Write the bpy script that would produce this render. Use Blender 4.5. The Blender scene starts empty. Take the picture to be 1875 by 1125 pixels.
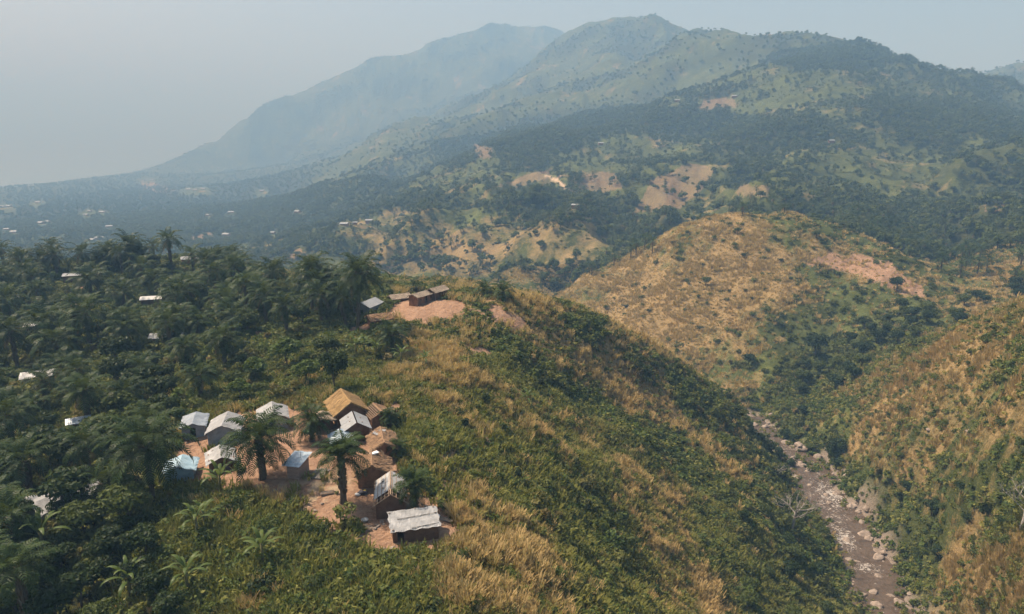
import bpy, bmesh, math, random
import numpy as np
from mathutils import Vector, Matrix

# ------------------------------------------------------------------ camera, sky, sun, exposure
SC = bpy.context.scene
COL = SC.collection
CAMH = 130.0                       # camera height above the lake
PITCH = math.radians(13.9)
FPX, CX, CY = 1300.0, 937.5, 562.5   # focal length and centre in photo pixels
cam_d = bpy.data.cameras.new('camera')
cam_d.sensor_fit = 'HORIZONTAL'
cam_d.sensor_width = 36.0
cam_d.lens = 36.0 * FPX / 1875.0
cam_d.clip_start = 0.5
cam_d.clip_end = 40000
cam = bpy.data.objects.new('camera', cam_d)
cam.location = (0, 0, CAMH)
cam.rotation_euler = (math.pi / 2 - PITCH, 0, 0)
COL.objects.link(cam)
SC.camera = cam

SUN_AZ = math.radians(-62)     # measured from +Y (view direction), negative = left
SUN_EL = math.radians(55)
world = bpy.data.worlds.new('World')
SC.world = world
world.use_nodes = True
wn = world.node_tree
wn.nodes.clear()
sky = wn.nodes.new('ShaderNodeTexSky')
sky.sky_type = 'NISHITA'
sky.sun_disc = False
sky.sun_elevation = SUN_EL
sky.sun_rotation = SUN_AZ
sky.altitude = 800
sky.air_density = 1.0
sky.dust_density = 6.0
sky.ozone_density = 1.0
bg = wn.nodes.new('ShaderNodeBackground')
bg.inputs['Strength'].default_value = 0.08
wo = wn.nodes.new('ShaderNodeOutputWorld')
wn.links.new(sky.outputs[0], bg.inputs[0])
wn.links.new(bg.outputs[0], wo.inputs[0])

sun_d = bpy.data.lights.new('sun', 'SUN')
sun_d.energy = 4.4
sun_d.angle = math.radians(0.6)
sun_d.color = (1.0, 0.93, 0.83)
sun = bpy.data.objects.new('sun', sun_d)
sdir = Vector((math.sin(SUN_AZ) * math.cos(SUN_EL), math.cos(SUN_AZ) * math.cos(SUN_EL), math.sin(SUN_EL)))
sun.rotation_euler = sdir.to_track_quat('Z', 'Y').to_euler()
sun.location = (-200, 200, 400)
COL.objects.link(sun)

vs = SC.view_settings
vs.view_transform = 'Standard'
vs.look = 'None'
vs.exposure = 1.05
vs.gamma = 1.0
SC.cycles.use_light_tree = False
SC.cycles.max_bounces = 3
SC.cycles.diffuse_bounces = 1
SC.cycles.glossy_bounces = 2
SC.cycles.transmission_bounces = 3
SC.cycles.volume_bounces = 0
SC.cycles.transparent_max_bounces = 6
SC.cycles.use_adaptive_sampling = True
SC.cycles.adaptive_threshold = 0.025
HAZE_DENSITY = 0.00054
HAZE_COLOR = (.25, .49, .80, 1)
HAZE_ABSORB = (.52, .42, .30, 1)
HAZE_G = .0

rng = np.random.default_rng(7)
random.seed(7)

# ------------------------------------------------------------------ projection helpers (photo pixels <-> the place)
cp, sp_ = math.cos(PITCH), math.sin(PITCH)
def ray(px, py):
    a, b = (px - CX) / FPX, (CY - py) / FPX
    d = (a, cp + b * sp_, -sp_ + b * cp)
    return math.atan2(d[0], d[1]), d[2] / math.hypot(d[0], d[1])
def project(x, y, z):
    h = z - CAMH
    dep = y * cp - h * sp_
    dep = np.where(np.abs(dep) < 1e-3, 1e-3, dep)
    return CX + FPX * x / dep, CY - FPX * (y * sp_ + h * cp) / dep, dep

# ------------------------------------------------------------------ noise
_perm = np.random.default_rng(3).permutation(1024)
_gang = np.random.default_rng(4).random(1024) * 2 * np.pi
def gnoise(x, y):
    xi, yi = np.floor(x).astype(np.int64), np.floor(y).astype(np.int64)
    fx, fy = x - xi, y - yi
    u, v = fx * fx * fx * (fx * (fx * 6 - 15) + 10), fy * fy * fy * (fy * (fy * 6 - 15) + 10)
    def g(ix, iy, dx, dy):
        a = _gang[_perm[(_perm[ix & 1023] + iy) & 1023]]
        return np.cos(a) * dx + np.sin(a) * dy
    n00, n10 = g(xi, yi, fx, fy), g(xi + 1, yi, fx - 1, fy)
    n01, n11 = g(xi, yi + 1, fx, fy - 1), g(xi + 1, yi + 1, fx - 1, fy - 1)
    return 1.5 * ((n00 * (1 - u) + n10 * u) * (1 - v) + (n01 * (1 - u) + n11 * u) * v)
def fbm(x, y, o=4, gain=0.5):
    t, a = 0, 1.0
    for i in range(o):
        t = t + a * gnoise(x * 2 ** i + 17.3 * i, y * 2 ** i - 9.1 * i)
        a *= gain
    return t
def ridged(x, y, o=4):
    t, a = 0, 1.0
    for i in range(o):
        t = t + a * (1 - 2 * np.abs(gnoise(x * 2 ** i + 31.7 * i, y * 2 ** i + 5.3 * i)))
        a *= 0.5
    return t

# ------------------------------------------------------------------ terrain: height field through surveyed points
CPTS = []
def cr(px, py, r):                  # seen point at distance r
    az, t = ray(px, py); CPTS.append((az, math.log(r), CAMH + r * t))
def cz(px, py, z):                  # seen point at height z
    az, t = ray(px, py); CPTS.append((az, math.log((z - CAMH) / t), z))
def ch(px, r, z):                   # point hidden behind a crest
    az = math.atan((px - CX) / FPX)
    for _ in range(4):
        az = math.atan((px - CX) / FPX * (cp + (CAMH - z) / (r * math.cos(az)) * sp_))
    CPTS.append((az, math.log(r), z))
def ca(deg, r, z):
    CPTS.append((math.radians(deg), math.log(r), z))
# village ridge
for a in [(0,1120,85),(200,1120,86),(400,1120,88),(600,1120,89),(800,1120,89),(950,1120,88),(0,950,86),(200,950,87),(400,950,89),
          (600,950,89.5),(760,990,89),(850,950,88.5),(0,800,85),(200,800,87),(400,800,88.5),(600,800,90),(720,800,90),(800,800,90),
          (0,650,84),(200,650,86),(400,650,88),(620,650,90),(760,650,90),(880,680,88.5),(0,560,83),(150,540,85),(300,520,86),(450,520,87),
          (600,560,89),(700,570,90),(780,550,91),(860,545,91.5),(950,575,89),
          (0,505,82),(150,488,84),(300,478,86),(420,486,85),(540,505,84),(690,520,85),(770,526,87),(850,536,90.5),
          (1000,640,82),(960,720,82),(950,800,83),(950,900,83),(1010,1000,82),(1060,1120,81),
          (1100,680,73),(1100,750,70),(1120,850,70),(1150,950,69),(1190,1050,67),(1220,1120,66),
          (960,552,89.5),(1050,578,84),(1150,612,75),(1250,667,63),(1350,747,47.5),(1400,790,38),
          (1220,760,61),(1300,800,55),(1300,900,56),(1340,1000,54),(1380,1110,52),(1400,900,44),(1450,1000,43),(1500,1110,42),
          (1395,785,33.5),(1440,835,34),(1490,895,34.5),(1540,960,35),(1590,1040,36),(1640,1125,37),
          (1700,1100,45),(1780,1100,54),(1875,1100,63),(1700,980,46),(1800,950,59),(1875,930,68),(1600,900,42),(1700,850,55),(1800,820,68),
          (1875,800,76),(1480,800,38),(1560,780,46),(1650,740,58),(1750,700,71),(1875,660,84),
          (1500,722,42),(1600,667,55),(1700,622,68),(1800,582,80),(1875,550,89),
          (1450,735,39),(1530,680,46),(1620,632,53),(1720,592,60)]:
    cz(*a)
for px, r in ((0,330),(150,330),(300,330),(450,330)): ch(px, r, 58); ch(px, r*1.25, 38); ch(px, r*1.6, 27)
for px in (560, 690, 770): ch(px, 290, 66); ch(px, 370, 38); ch(px, 450, 25)
ch(850,270,72); ch(850,350,42); ch(850,450,26); ch(950,230,72); ch(950,300,48); ch(950,400,30); ch(1050,220,70); ch(1050,280,42)
ch(1150,250,50); ch(1250,245,41); ch(1330,238,35); ch(1150,300,32); ch(1230,275,32); ch(1320,250,32)
ch(1030,450,29); ch(950,480,25); ch(850,490,24); ch(700,520,22); ch(560,560,20)
ch(1800,280,66); ch(1875,270,74)
# golden hill
for a in [(1010,545,440),(1080,507,420),(1130,480,412),(1220,430,400),(1330,400,395),(1430,397,400),(1500,405,405),(1560,430,400),(1620,458,388),
          (1600,490,360),(1690,540,345),(1150,560,352),(1250,520,346),(1350,500,346),(1450,480,356),(1200,640,305),(1300,620,300),
          (1400,600,300),(1500,580,315),(1350,720,260),(1250,690,282),(1600,560,325)]:
    cr(*a)
for a in [(1330,450,70),(1450,455,72),(1200,470,50),(1600,450,70),(1720,400,66)]: ch(*a)
# slopes behind
for a in [(1700,480,440),(1700,430,510),(1700,380,590),(1700,300,700),(1700,200,850),(1370,70,1400),(1440,66,1270),(1500,70,1200),(1560,80,1150),(1600,92,1120),(1640,105,1090),(1680,122,1060),
          (1720,138,1040),(1790,168,1010),(1875,213,950),(1875,450,440),(1875,380,530),(1875,300,640),(1875,250,780),
          (1560,400,500),(1500,350,570),(1500,280,680),(1500,200,800),(1500,130,920),(1350,378,530),(1350,350,600),(1350,300,700),(1350,230,850),(1350,160,1100),
          (1320,77,1550),(1280,69,1750),(1230,50,1850),(1160,39,1950),(1100,53,1980),(1050,73,2000),
          (1240,385,560),(1240,300,680),(1200,240,850),(1200,180,1200),(1180,110,1500),
          (1080,360,600),(1080,310,700),(1050,250,850),(1050,180,1300),(1040,120,1700),
          (950,370,600),(950,320,720),(930,260,900),(930,200,1420),(950,137,1900),
          (800,360,680),(800,310,850),(800,250,1350),(850,187,1850),(760,227,1800),
          (700,375,700),(650,330,1000),(680,268,1800),(600,302,1850),
          (900,100,2500),(800,140,2450),(700,180,2450),(600,220,2500),(500,260,2550),(400,285,2650),
          (905,46,2800),(960,53,2850),(1020,55,2850),(1050,70,2800),(800,76,2750),(700,106,2700),(660,126,2700),(600,166,2680),(470,211,2650),
          (390,246,2650),(335,281,2660),(308,306,2690),
          (600,440,640),(660,420,600),(750,402,600),(830,392,600),(700,470,540),(850,460,520),(800,500,500),(950,412,540),(880,440,525),
          (1080,405,520),(1000,440,492),(1130,425,520),(960,490,460),(1100,470,470),(1000,520,440),(1160,450,500),
          (1800,146,1750),(1875,130,1700)]:
    cr(*a)
for a in [(0,345,1),(160,328,1),(300,311,1),(0,400,12),(0,440,22),(150,380,12),(300,350,8),(300,420,22),(450,330,8),(450,400,24),(520,360,16),(560,425,28),(420,450,26)]:
    cz(*a)
for a in [(950,2230,230),(850,2200,200),(1050,2350,260),(760,2150,150),(680,2150,110),(600,2150,70),(480,2100,30),(1200,2100,230),(1400,1800,170),(1600,1500,120),(1800,1250,130),
          (905,3600,250),(700,3500,120),(500,3300,30),(1100,3600,240),(300,3300,-25),(200,2900,-25),(0,2400,-25),(100,2600,-25),(150,3700,-40),(1300,3500,200),(1800,3000,180),(0,5000,-12),(500,5500,-12),(1000,6500,20),(1600,6500,60)]:
    ch(*a)
for a in [(-58,40,84),(-58,100,82),(-58,200,76),(-58,330,50),(-58,700,22),(-58,1500,0),(-58,2000,-8),(-58,5000,-12),(-40,20,86),(-10,20,87),(20,20,82),(50,20,76),
          (45,105,39),(58,85,42),(58,130,62),(58,200,84),(58,400,92),(58,700,115),(58,1000,190),(58,1700,250),(58,5000,80),(40,60,62),(58,45,62),(30,55,70)]:
    ca(*a)
CP = np.array(CPTS)
# the far country lies deeper than first paced out: stretch everything beyond 450 m
_r0 = np.exp(CP[:, 1]); _r1 = np.where(_r0 > 450, 450 + (_r0 - 450) * 1.7, _r0)
CP[:, 2] = CAMH + (CP[:, 2] - CAMH) * _r1 / _r0; CP[:, 1] = np.log(_r1)
LAKE = -78.0
MQC = 0.045
def mq(du, dv): return np.sqrt(du * du + dv * dv + MQC * MQC)
_A = mq(CP[:, None, 0] - CP[None, :, 0], CP[:, None, 1] - CP[None, :, 1])
_n = len(CP)
_Pm = np.stack([np.ones(_n), CP[:, 0], CP[:, 1]], 1)
_M = np.zeros((_n + 3, _n + 3)); _M[:_n, :_n] = _A - 0.002 * np.eye(_n); _M[:_n, _n:] = _Pm; _M[_n:, :_n] = _Pm.T
_W = np.linalg.solve(_M, np.concatenate([CP[:, 2], np.zeros(3)]))
AZ0, AZ1, NA = math.radians(-56), math.radians(56), 1000
LR0, LR1, NR = math.log(18.0), math.log(9500.0), 640
azs = np.linspace(AZ0, AZ1, NA)
lrs = np.linspace(LR0, LR1, NR)
CA, CR = 401, 251
cazs, clrs = np.linspace(AZ0, AZ1, CA), np.linspace(LR0, LR1, CR)
def field(w):                       # evaluate the fit on a coarse grid, then refine it
    g = np.empty((CR, CA))
    for i in range(CR):
        g[i] = mq(cazs[:, None] - CP[None, :, 0], clrs[i] - CP[None, :, 1]) @ w[:_n] + w[_n] + w[_n + 1] * cazs + w[_n + 2] * clrs[i]
    h = np.stack([np.interp(azs, cazs, g[i]) for i in range(CR)])
    v = (lrs - LR0) / (LR1 - LR0) * (CR - 1.0001); i = v.astype(int); f = (v - i)[:, None]
    return h[i] * (1 - f) + h[i + 1] * f
GZ = field(_W)
RR = np.exp(lrs)[:, None]
GX, GY = RR * np.sin(azs)[None, :], RR * np.cos(azs)[None, :]

# the river bed as a polyline in the place
RIV_PX = [(1372,762,33.2),(1398,788,33.5),(1409,814,33.7),(1445,827,34),(1482,842,34.2),(1506,870,34.4),(1503,903,34.6),(1543,928,34.8),(1566,962,35),(1584,1000,35.4),(1593,1045,35.8),(1620,1087,36.2),(1632,1130,36.7),(1665,1230,37.2),(1720,1400,38)]
RIV = []
for px, py, z in RIV_PX:
    az, t = ray(px, py); r = (z - CAMH) / t
    RIV.append((r * math.sin(az), r * math.cos(az), z))
RIV = np.array(RIV)
def riv_dist(x, y):
    best = np.full(x.shape, 1e9); zz = np.zeros(x.shape)
    for a, b in zip(RIV[:-1], RIV[1:]):
        d = b[:2] - a[:2]; L2 = d @ d
        t = np.clip(((x - a[0]) * d[0] + (y - a[1]) * d[1]) / L2, 0, 1)
        q = np.hypot(x - a[0] - t * d[0], y - a[1] - t * d[1])
        m = q < best
        best = np.where(m, q, best); zz = np.where(m, a[2] + t * (b[2] - a[2]), zz)
    return best, zz
def sstep(a, b, x):
    t = np.clip((x - a) / (b - a), 0, 1); return t * t * (3 - 2 * t)
# relief: spurs and gullies on the mountains, hummocks near by
far = sstep(450, 1200, RR) * sstep(-10, 60, GZ)
wx, wy = fbm(GX / 640, GY / 640, 3) * 130, fbm(GX / 640 + 40, GY / 640, 3) * 130
GZ = GZ + far * (ridged((GX + wx) / 420, (GY + wy) / 640, 5) - 0.45) * np.clip(RR * 0.017, 0, 36)
mid = sstep(230, 330, RR) * (1 - far) * sstep(22, 45, GZ)
foot = sstep(440, 540, RR) * (1 - sstep(760, 1050, RR))
GZ = GZ + foot * sstep(-5, 25, GZ) * (ridged((GX + wx * .4) / 95, (GY + wy * .4) / 170, 3) - .45) * 13.0
GZ = GZ + mid * (ridged((GX + wx * .3) / 75, (GY + wy * .3) / 110, 4) - 0.45) * 3.2
nearm = 1 - sstep(250, 420, RR)
slope_zone = 1 - sstep(78, 88, GZ)
gold = sstep(255, 300, RR) * (1 - sstep(430, 480, RR))
GZ = GZ + gold * sstep(34, 50, GZ) * (ridged((GX + .5 * GY + wx * .1) / 16, (GY - .5 * GX) / 48, 3) - .4) * 1.5
GZ = GZ + nearm * (fbm(GX / 22, GY / 22, 4) * (0.35 + 1.5 * slope_zone) + fbm(GX / 5, GY / 5, 3) * 0.12)
GZ = GZ + nearm * slope_zone * (ridged(GX / 38, GY / 38, 3) - .45) * 1.1
def lookup(G, az, lr):
    u = np.clip((az - AZ0) / (AZ1 - AZ0) * (NA - 1), 0, NA - 1.001); v = np.clip((lr - LR0) / (LR1 - LR0) * (NR - 1), 0, NR - 1.001)
    i, j = v.astype(int), u.astype(int); fv, fu = v - i, u - j
    return (G[i, j] * (1 - fu) + G[i, j + 1] * fu) * (1 - fv) + (G[i + 1, j] * (1 - fu) + G[i + 1, j + 1] * fu) * fv
_res = CP[:, 2] - lookup(GZ, CP[:, 0], CP[:, 1])          # keep the surveyed points where they are
GZ = GZ + field(np.linalg.solve(_M, np.concatenate([_res, np.zeros(3)])))
rd, rz = riv_dist(GX, GY)
bank = sstep(1.6, 13.0, rd + 3.4 * fbm(GX / 11, GY / 11, 3))
nearriv = (RR < 330)
GZ = np.where(nearriv, (rz - 0.85 + 0.5 * fbm(GX / 4, GY / 4, 3)) * (1 - bank) + GZ * bank, GZ)
GZ = np.where(nearriv & (rd < 40), np.maximum(GZ, rz - 1.1), GZ)

def height(x, y):
    x, y = np.asarray(x, float), np.asarray(y, float)
    return lookup(GZ, np.arctan2(x, y), np.log(np.maximum(np.hypot(x, y), 18.01)))
_rs = np.exp(np.linspace(math.log(20), math.log(9000), 3200))
def ground(px, py):                 # where the sight line through a photo pixel meets the land
    az, t = ray(px, py)
    x, y = _rs * math.sin(az), _rs * math.cos(az)
    hit = np.nonzero(CAMH + _rs * t <= height(x, y))[0]
    k = hit[0] if len(hit) else len(_rs) - 1
    return Vector((x[k], y[k], float(height(x[k], y[k]))))
# ------------------------------------------------------------------ ground cover: what grows where
def in_poly(px, py, poly):
    c = np.zeros(px.shape, bool); n = len(poly)
    for i in range(n):
        (x1, y1), (x2, y2) = poly[i], poly[(i + 1) % n]
        if y1 == y2: continue
        m = (y1 > py) != (y2 > py)
        c ^= m & (px < (x2 - x1) * (py - y1) / (y2 - y1) + x1)
    return c
def soft_poly(px, py, poly, amp, seed=0, r=None):
    """share of jittered votes that fall inside: a ragged, blended border"""
    t = 0
    xs_, ys_ = [p[0] for p in poly], [p[1] for p in poly]
    m_ = (px > min(xs_) - 2 * amp) & (px < max(xs_) + 2 * amp) & (py > min(ys_) - 2 * amp) & (py < max(ys_) + 2 * amp)
    qx, qy, out = px[m_], py[m_], np.zeros(px.shape)
    for jx, jy in VOTES: t = t + in_poly(qx + amp * jx[m_], qy + amp * .6 * jy[m_], poly)
    out[m_] = t / 5.0
    return out
def blob(px, py, x, y, rx, ry, ang=0):
    a = math.radians(ang); dx, dy = px - x, py - y
    u, v = dx * math.cos(a) + dy * math.sin(a), -dx * math.sin(a) + dy * math.cos(a)
    return np.exp(-((u / rx) ** 2 + (v / ry) ** 2))
def sline(px, py, pts, w):
    best = np.full(px.shape, 1e9)
    for (x1, y1), (x2, y2) in zip(pts[:-1], pts[1:]):
        dx, dy = x2 - x1, y2 - y1
        t = np.clip(((px - x1) * dx + (py - y1) * dy) / (dx * dx + dy * dy), 0, 1)
        best = np.minimum(best, np.hypot(px - x1 - t * dx, py - y1 - t * dy))
    return 1 - sstep(w * .6, w * 1.3, best)
VX, VY, VD = project(GX, GY, GZ)
front = VD > 5
VX, VY = np.where(front, VX, -9e3), np.where(front, VY, -9e3)
R2 = np.broadcast_to(RR, GZ.shape)
sc_ = np.clip(R2 * 0.02, 1.2, 40)
JX, JY = VX + 9 * fbm(GX / sc_, GY / sc_, 3), VY + 6 * fbm(GX / sc_ + 50, GY / sc_, 3)
VOTES = [(fbm(GX / sc_ * .8 + 7 * k, GY / sc_ * .8, 2), fbm(GX / sc_ * .8, GY / sc_ * .8 + 7 * k, 2)) for k in range(5)]
# seen from the ridge (with a margin), so that only cover the place shows is planted
tan_top = (GZ + np.clip(R2 * 0.02, 3, 26) - CAMH) / R2
runmax = np.maximum.accumulate((GZ - CAMH) / R2, axis=0)
SEEN = (tan_top >= np.vstack([np.full((1, NA), -9), runmax[:-1]])) & (VX > np.where(R2 < 500, -420, -160)) & (VX < np.where(R2 < 500, 2300, 2035)) & (VY < 1320)

FOREST = [(-200,455),(0,470),(120,455),(300,437),(420,465),(500,495),(560,480),(690,490),(712,560),(700,600),(745,625),(650,650),(610,690),(575,725),(520,735),(460,738),
          (400,752),(320,760),(300,850),(320,905),(250,950),(230,1000),(280,1060),(300,1125),(300,1300),(-400,1300)]
OPEN_LEFT = [(335,480),(440,485),(560,500),(540,520),(440,520),(380,505)]
VILLAGE = [(300,858),(345,800),(400,770),(470,745),(540,748),(600,752),(660,745),(720,742),(735,765),(715,790),(738,830),(735,880),(800,925),(850,975),(815,1000),(740,1012),
           (690,1015),(640,965),(575,940),(500,905),(420,880),(330,892)]
YARD = [(690,582),(735,556),(760,545),(800,545),(850,552),(846,582),(790,594),(715,594)]
PLOT = [(888,566),(908,558),(964,590),(952,603),(895,576)]
HILLPLOT = [(1470,482),(1540,460),(1620,472),(1690,520),(1699,545),(1650,537),(1590,512),(1520,492)]
FIELDS = [[(1190,330),(1262,298),(1312,306),(1292,345),(1242,387),(1160,392)],[(1045,352),(1075,318),(1132,314),(1142,345),(1080,364)],
          [(1338,362),(1365,335),(1412,340),(1405,362)],[(905,342),(960,320),(1012,308),(1002,330),(930,347)],[(1290,185),(1340,175),(1350,195),(1280,205)],
          [(1800,376),(1840,372),(1842,388),(1802,392)],[(860,260),(905,270),(900,290),(870,292)]]
LEFTBARE = [[(5,612),(45,600),(88,615),(60,642),(18,632)],[(255,330),(330,345),(320,354),(262,350)],[(515,470),(545,458),(580,470),(555,478)],[(345,430),(390,428),(390,442),(350,442)]]
near_r = R2 < 330
dirt = (in_poly(JX, JY, VILLAGE) & near_r) * sstep(-.75, .1, fbm(GX / 2.6, GY / 2.6, 3) + .5)
dirt = np.maximum(dirt, in_poly(JX, JY, YARD) & near_r)
dirt = np.maximum(dirt, in_poly(VX, VY, PLOT) & near_r)
dirt = np.maximum(dirt, .60 * (in_poly(JX, JY, HILLPLOT) & (R2 < 480)))
for p in FIELDS: dirt = np.maximum(dirt, .42 * (in_poly(JX * .6 + VX * .4, JY * .4 + VY * .6, p) & (R2 > 430)))
for p in LEFTBARE: dirt = np.maximum(dirt, .45 * in_poly(JX, JY, p))
for pts, w, wt in (([(690,1005),(692,1060)],7,.7),([(560,935),(640,985),(690,1010)],9,.8),([(760,800),(800,850),(860,800),(880,780)],10,.45),([(800,925),(850,850),(900,790)],16,.5),
                   ([(845,560),(890,578),(955,605)],3,.8),([(838,560),(870,545),(905,550)],2,.5),([(690,590),(660,605),(640,612)],8,.8),([(560,905),(480,890)],18,.8)):
    dirt = np.maximum(dirt, wt * sline(JX * .5 + VX * .5, JY * .5 + VY * .5, pts, w) * near_r)
for b in ((945,866,10,6),(880,645,28,12),(850,635,20,10),(800,970,40,22),(720,752,22,12),(300,615,30,6),(245,545,18,5),(430,890,40,10),(250,890,14,8),(75,1020,35,14),(160,1050,40,12),(470,610,20,6),(150,530,12,5),(415,635,14,5)):
    dirt = np.maximum(dirt, .8 * sstep(.3, .6, blob(JX, JY, *b)) * near_r)
pale = np.maximum(sline(VX, VY, [(998,322),(1018,330),(1048,353)], 2.6) * (R2 > 430), .8 * sline(VX, VY, [(1018,330),(1040,308)], 1.5) * (R2 > 430))
pale = np.maximum(pale, .75 * sstep(.25, .7, blob(JX, JY, 545, 905, 75, 26) + blob(JX, JY, 600, 885, 40, 16)) * sstep(-.2, .4, fbm(GX / 1.3, GY / 1.3, 3) + .1) * near_r)
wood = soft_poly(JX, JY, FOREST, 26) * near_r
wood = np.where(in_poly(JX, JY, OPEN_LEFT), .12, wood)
n1 = fbm(GX / 240, GY / 240, 4); n2 = fbm(GX / 60 + 9, GY / 60, 3)
farwood = sstep(-.1, .55, n1 * .8 + n2 * .45 + .10)
farwood = farwood * .8
for b in ((1000,235,230,32,-8),(1350,235,250,32,5),(1720,230,150,50,15),(1500,105,200,22,0),(1650,390,200,45,5),(1640,440,170,24,8),(1010,375,150,26,8),(1130,425,50,22,20),(760,370,130,18,-12),
          (250,390,420,62,-3),(520,345,200,36,-5),(1440,395,110,16,0),(1100,490,60,10,-20),(640,390,60,25,-20),(560,440,80,22,20),(1230,350,20,40,0)):
    farwood = np.maximum(farwood, 1.15 * blob(JX, JY, *b))
for b in ((1250,280,70,20,-15),(1300,310,60,20,-20),(1600,310,110,30,5),(1650,340,110,22,5),(850,330,90,30,-15),(700,420,80,30,-15),(1010,450,80,40,-20),(880,450,90,45,0),(1400,130,60,18,0),
          (620,330,70,25,-15),(1480,160,60,12,-10),(1690,170,60,14,10),(1780,260,50,16,5),(1400,200,50,12,-10),(1560,170,120,14,-4),(900,360,30,8,0),(100,440,70,10,-4)):
    farwood = farwood * (1 - .96 * blob(JX, JY, *b))
FARH = [(182,439,9),(170,442,6),(200,417,7),(75,410,8),(88,408,5),(28,427,8),(12,422,5),(5,380,9),(16,379,8),(70,372,5),(345,348,10),(358,349,8),(372,347,6),(415,432,9),(545,390,7),(480,351,8),
        (158,395,5),(188,390,6),(165,388,4),(423,391,7),(382,396,6),(500,429,6),(268,330,9),(278,331,6),(400,309,8),(631,414,10),(650,412,5),(676,408,9),(1054,382,9),(1100,266,6),(1522,262,6),(1345,180,6),(1240,187,6)]
for px_, py_, s_ in FARH: farwood = farwood * (1 - 1.0 * np.clip(1.6 * blob(VX, VY, px_, py_ + 3, 13, 7), 0, 1))
wood = np.where(R2 > 430, farwood, wood)
SCRUBS = [[(850,665),(900,640),(960,650),(1010,680),(1100,730),(1200,770),(1290,850),(1345,885),(1300,895),(1200,850),(1100,790),(1000,740),(900,700)],
          [(870,880),(960,860),(1080,900),(1150,960),(1180,1040),(1200,1300),(1080,1300),(1020,1010),(960,960),(900,920)],
          [(1260,930),(1330,890),(1420,850),(1480,940),(1540,1010),(1600,1125),(1650,1300),(1380,1300),(1330,1125),(1290,1010)],
          [(980,585),(1060,578),(1200,645),(1330,735),(1410,800),(1450,880),(1390,870),(1250,740),(1130,665),(1020,612)],
          [(1440,800),(1520,780),(1570,850),(1660,900),(1720,960),(1730,1060),(1700,1125),(1760,1300),(1660,1300),(1640,1060),(1600,990),(1540,910),(1480,860)],
          [(1380,765),(1420,700),(1480,640),(1560,600),(1650,560),(1760,575),(1640,640),(1540,690),(1490,760),(1450,830)],
          [(440,640),(600,600),(700,640),(740,660),(600,700),(560,745),(440,745),(380,740)]]
scrub = np.zeros(GZ.shape)
for p in SCRUBS: scrub = np.maximum(scrub, soft_poly(JX, JY, p, 30))
scrub = np.where(R2 > 480, 0, scrub * (.55 + .45 * sstep(-.3, .25, fbm(GX / 7, GY / 7, 3))))
dry = .32 + .45 * fbm(GX / 26, GY / 26, 4) + .42 * fbm(GX / 6, GY / 6, 3)
for b, w in (((890,1060,120,60,0),.5),((980,1010,50,100,-25),.6),((1200,950,45,130,-25),.55),((1180,740,40,170,-60),.6),((1060,640,30,120,-62),.6),((800,640,70,40,0),.35),((770,690,120,50,0),.4),((780,620,60,30,0),.25),((900,850,60,80,0),.1),
             ((1250,560,150,90,-20),.75),((1180,640,60,90,-20),.5),((1350,470,90,70,0),.45),((1640,760,170,50,-35),.4),((1800,640,110,45,-25),.5),((1820,1050,110,60,-20),.4),((1850,760,70,60,0),.3),
             ((1300,1080,50,60,-20),.35),((1090,470,70,40,-20),.5),((830,420,90,40,0),.4),((690,450,60,25,0),.5),((1000,500,70,25,0),.45),((1560,480,80,30,20),.3)):
    dry = dry + w * blob(VX, VY, *b)
for b, w in (((1480,650,130,60,0),.55),((1560,430,150,30,10),.5),((700,675,60,14,0),.25),((300,1000,260,130,0),.5),((520,1030,220,90,0),.3),((1050,880,110,60,20),.3),((1550,600,120,50,0),.4),((1780,890,130,80,-20),.25)):
    dry = dry - w * blob(VX, VY, *b)
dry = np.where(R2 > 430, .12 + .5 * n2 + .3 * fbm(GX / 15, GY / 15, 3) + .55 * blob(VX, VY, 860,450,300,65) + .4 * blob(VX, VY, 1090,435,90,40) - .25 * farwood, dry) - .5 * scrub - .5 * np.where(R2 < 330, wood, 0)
rivm = (1 - sstep(4.2, 8.0, rd + 1.5 * fbm(GX / 5, GY / 5, 3))) * (R2 < 330)
dirt = np.clip(dirt, 0, 1) * (1 - pale)
dry = np.clip(dry, 0, 1); wood = np.clip(wood, 0, 1.15)
def at_grid(G, x, y): return lookup(G, np.arctan2(x, y), np.log(np.hypot(x, y)))

# ------------------------------------------------------------------ materials
MATS = {}
def nodes_of(m):
    m.use_nodes = True; nt = m.node_tree; return nt, nt.nodes, nt.links
def mix_rgb(nt, fac, a, b, mode='MIX'):
    n = nt.nodes.new('ShaderNodeMix'); n.data_type = 'RGBA'; n.blend_type = mode
    for sock, v in ((n.inputs[0], fac), (n.inputs[6], a), (n.inputs[7], b)):
        if isinstance(v, bpy.types.NodeSocket): nt.links.new(v, sock)
        elif isinstance(v, tuple): sock.default_value = (*v, 1) if len(v) == 3 else v
        else: sock.default_value = v
    return n.outputs[2]
def math_n(nt, op, a, b=0.0, c=None, clamp=False):
    n = nt.nodes.new('ShaderNodeMath'); n.operation = op; n.use_clamp = clamp
    for k, v in enumerate((a, b, c)):
        if v is None: continue
        if isinstance(v, bpy.types.NodeSocket): nt.links.new(v, n.inputs[k])
        else: n.inputs[k].default_value = v
    return n.outputs[0]
def noise_n(nt, scale, detail=4, rough=.6, vec=None, dist=0):
    n = nt.nodes.new('ShaderNodeTexNoise'); n.inputs['Scale'].default_value = scale; n.inputs['Detail'].default_value = detail
    n.inputs['Roughness'].default_value = rough; n.inputs['Distortion'].default_value = dist
    if vec is not None: nt.links.new(vec, n.inputs['Vector'])
    return n.outputs[0]
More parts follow.
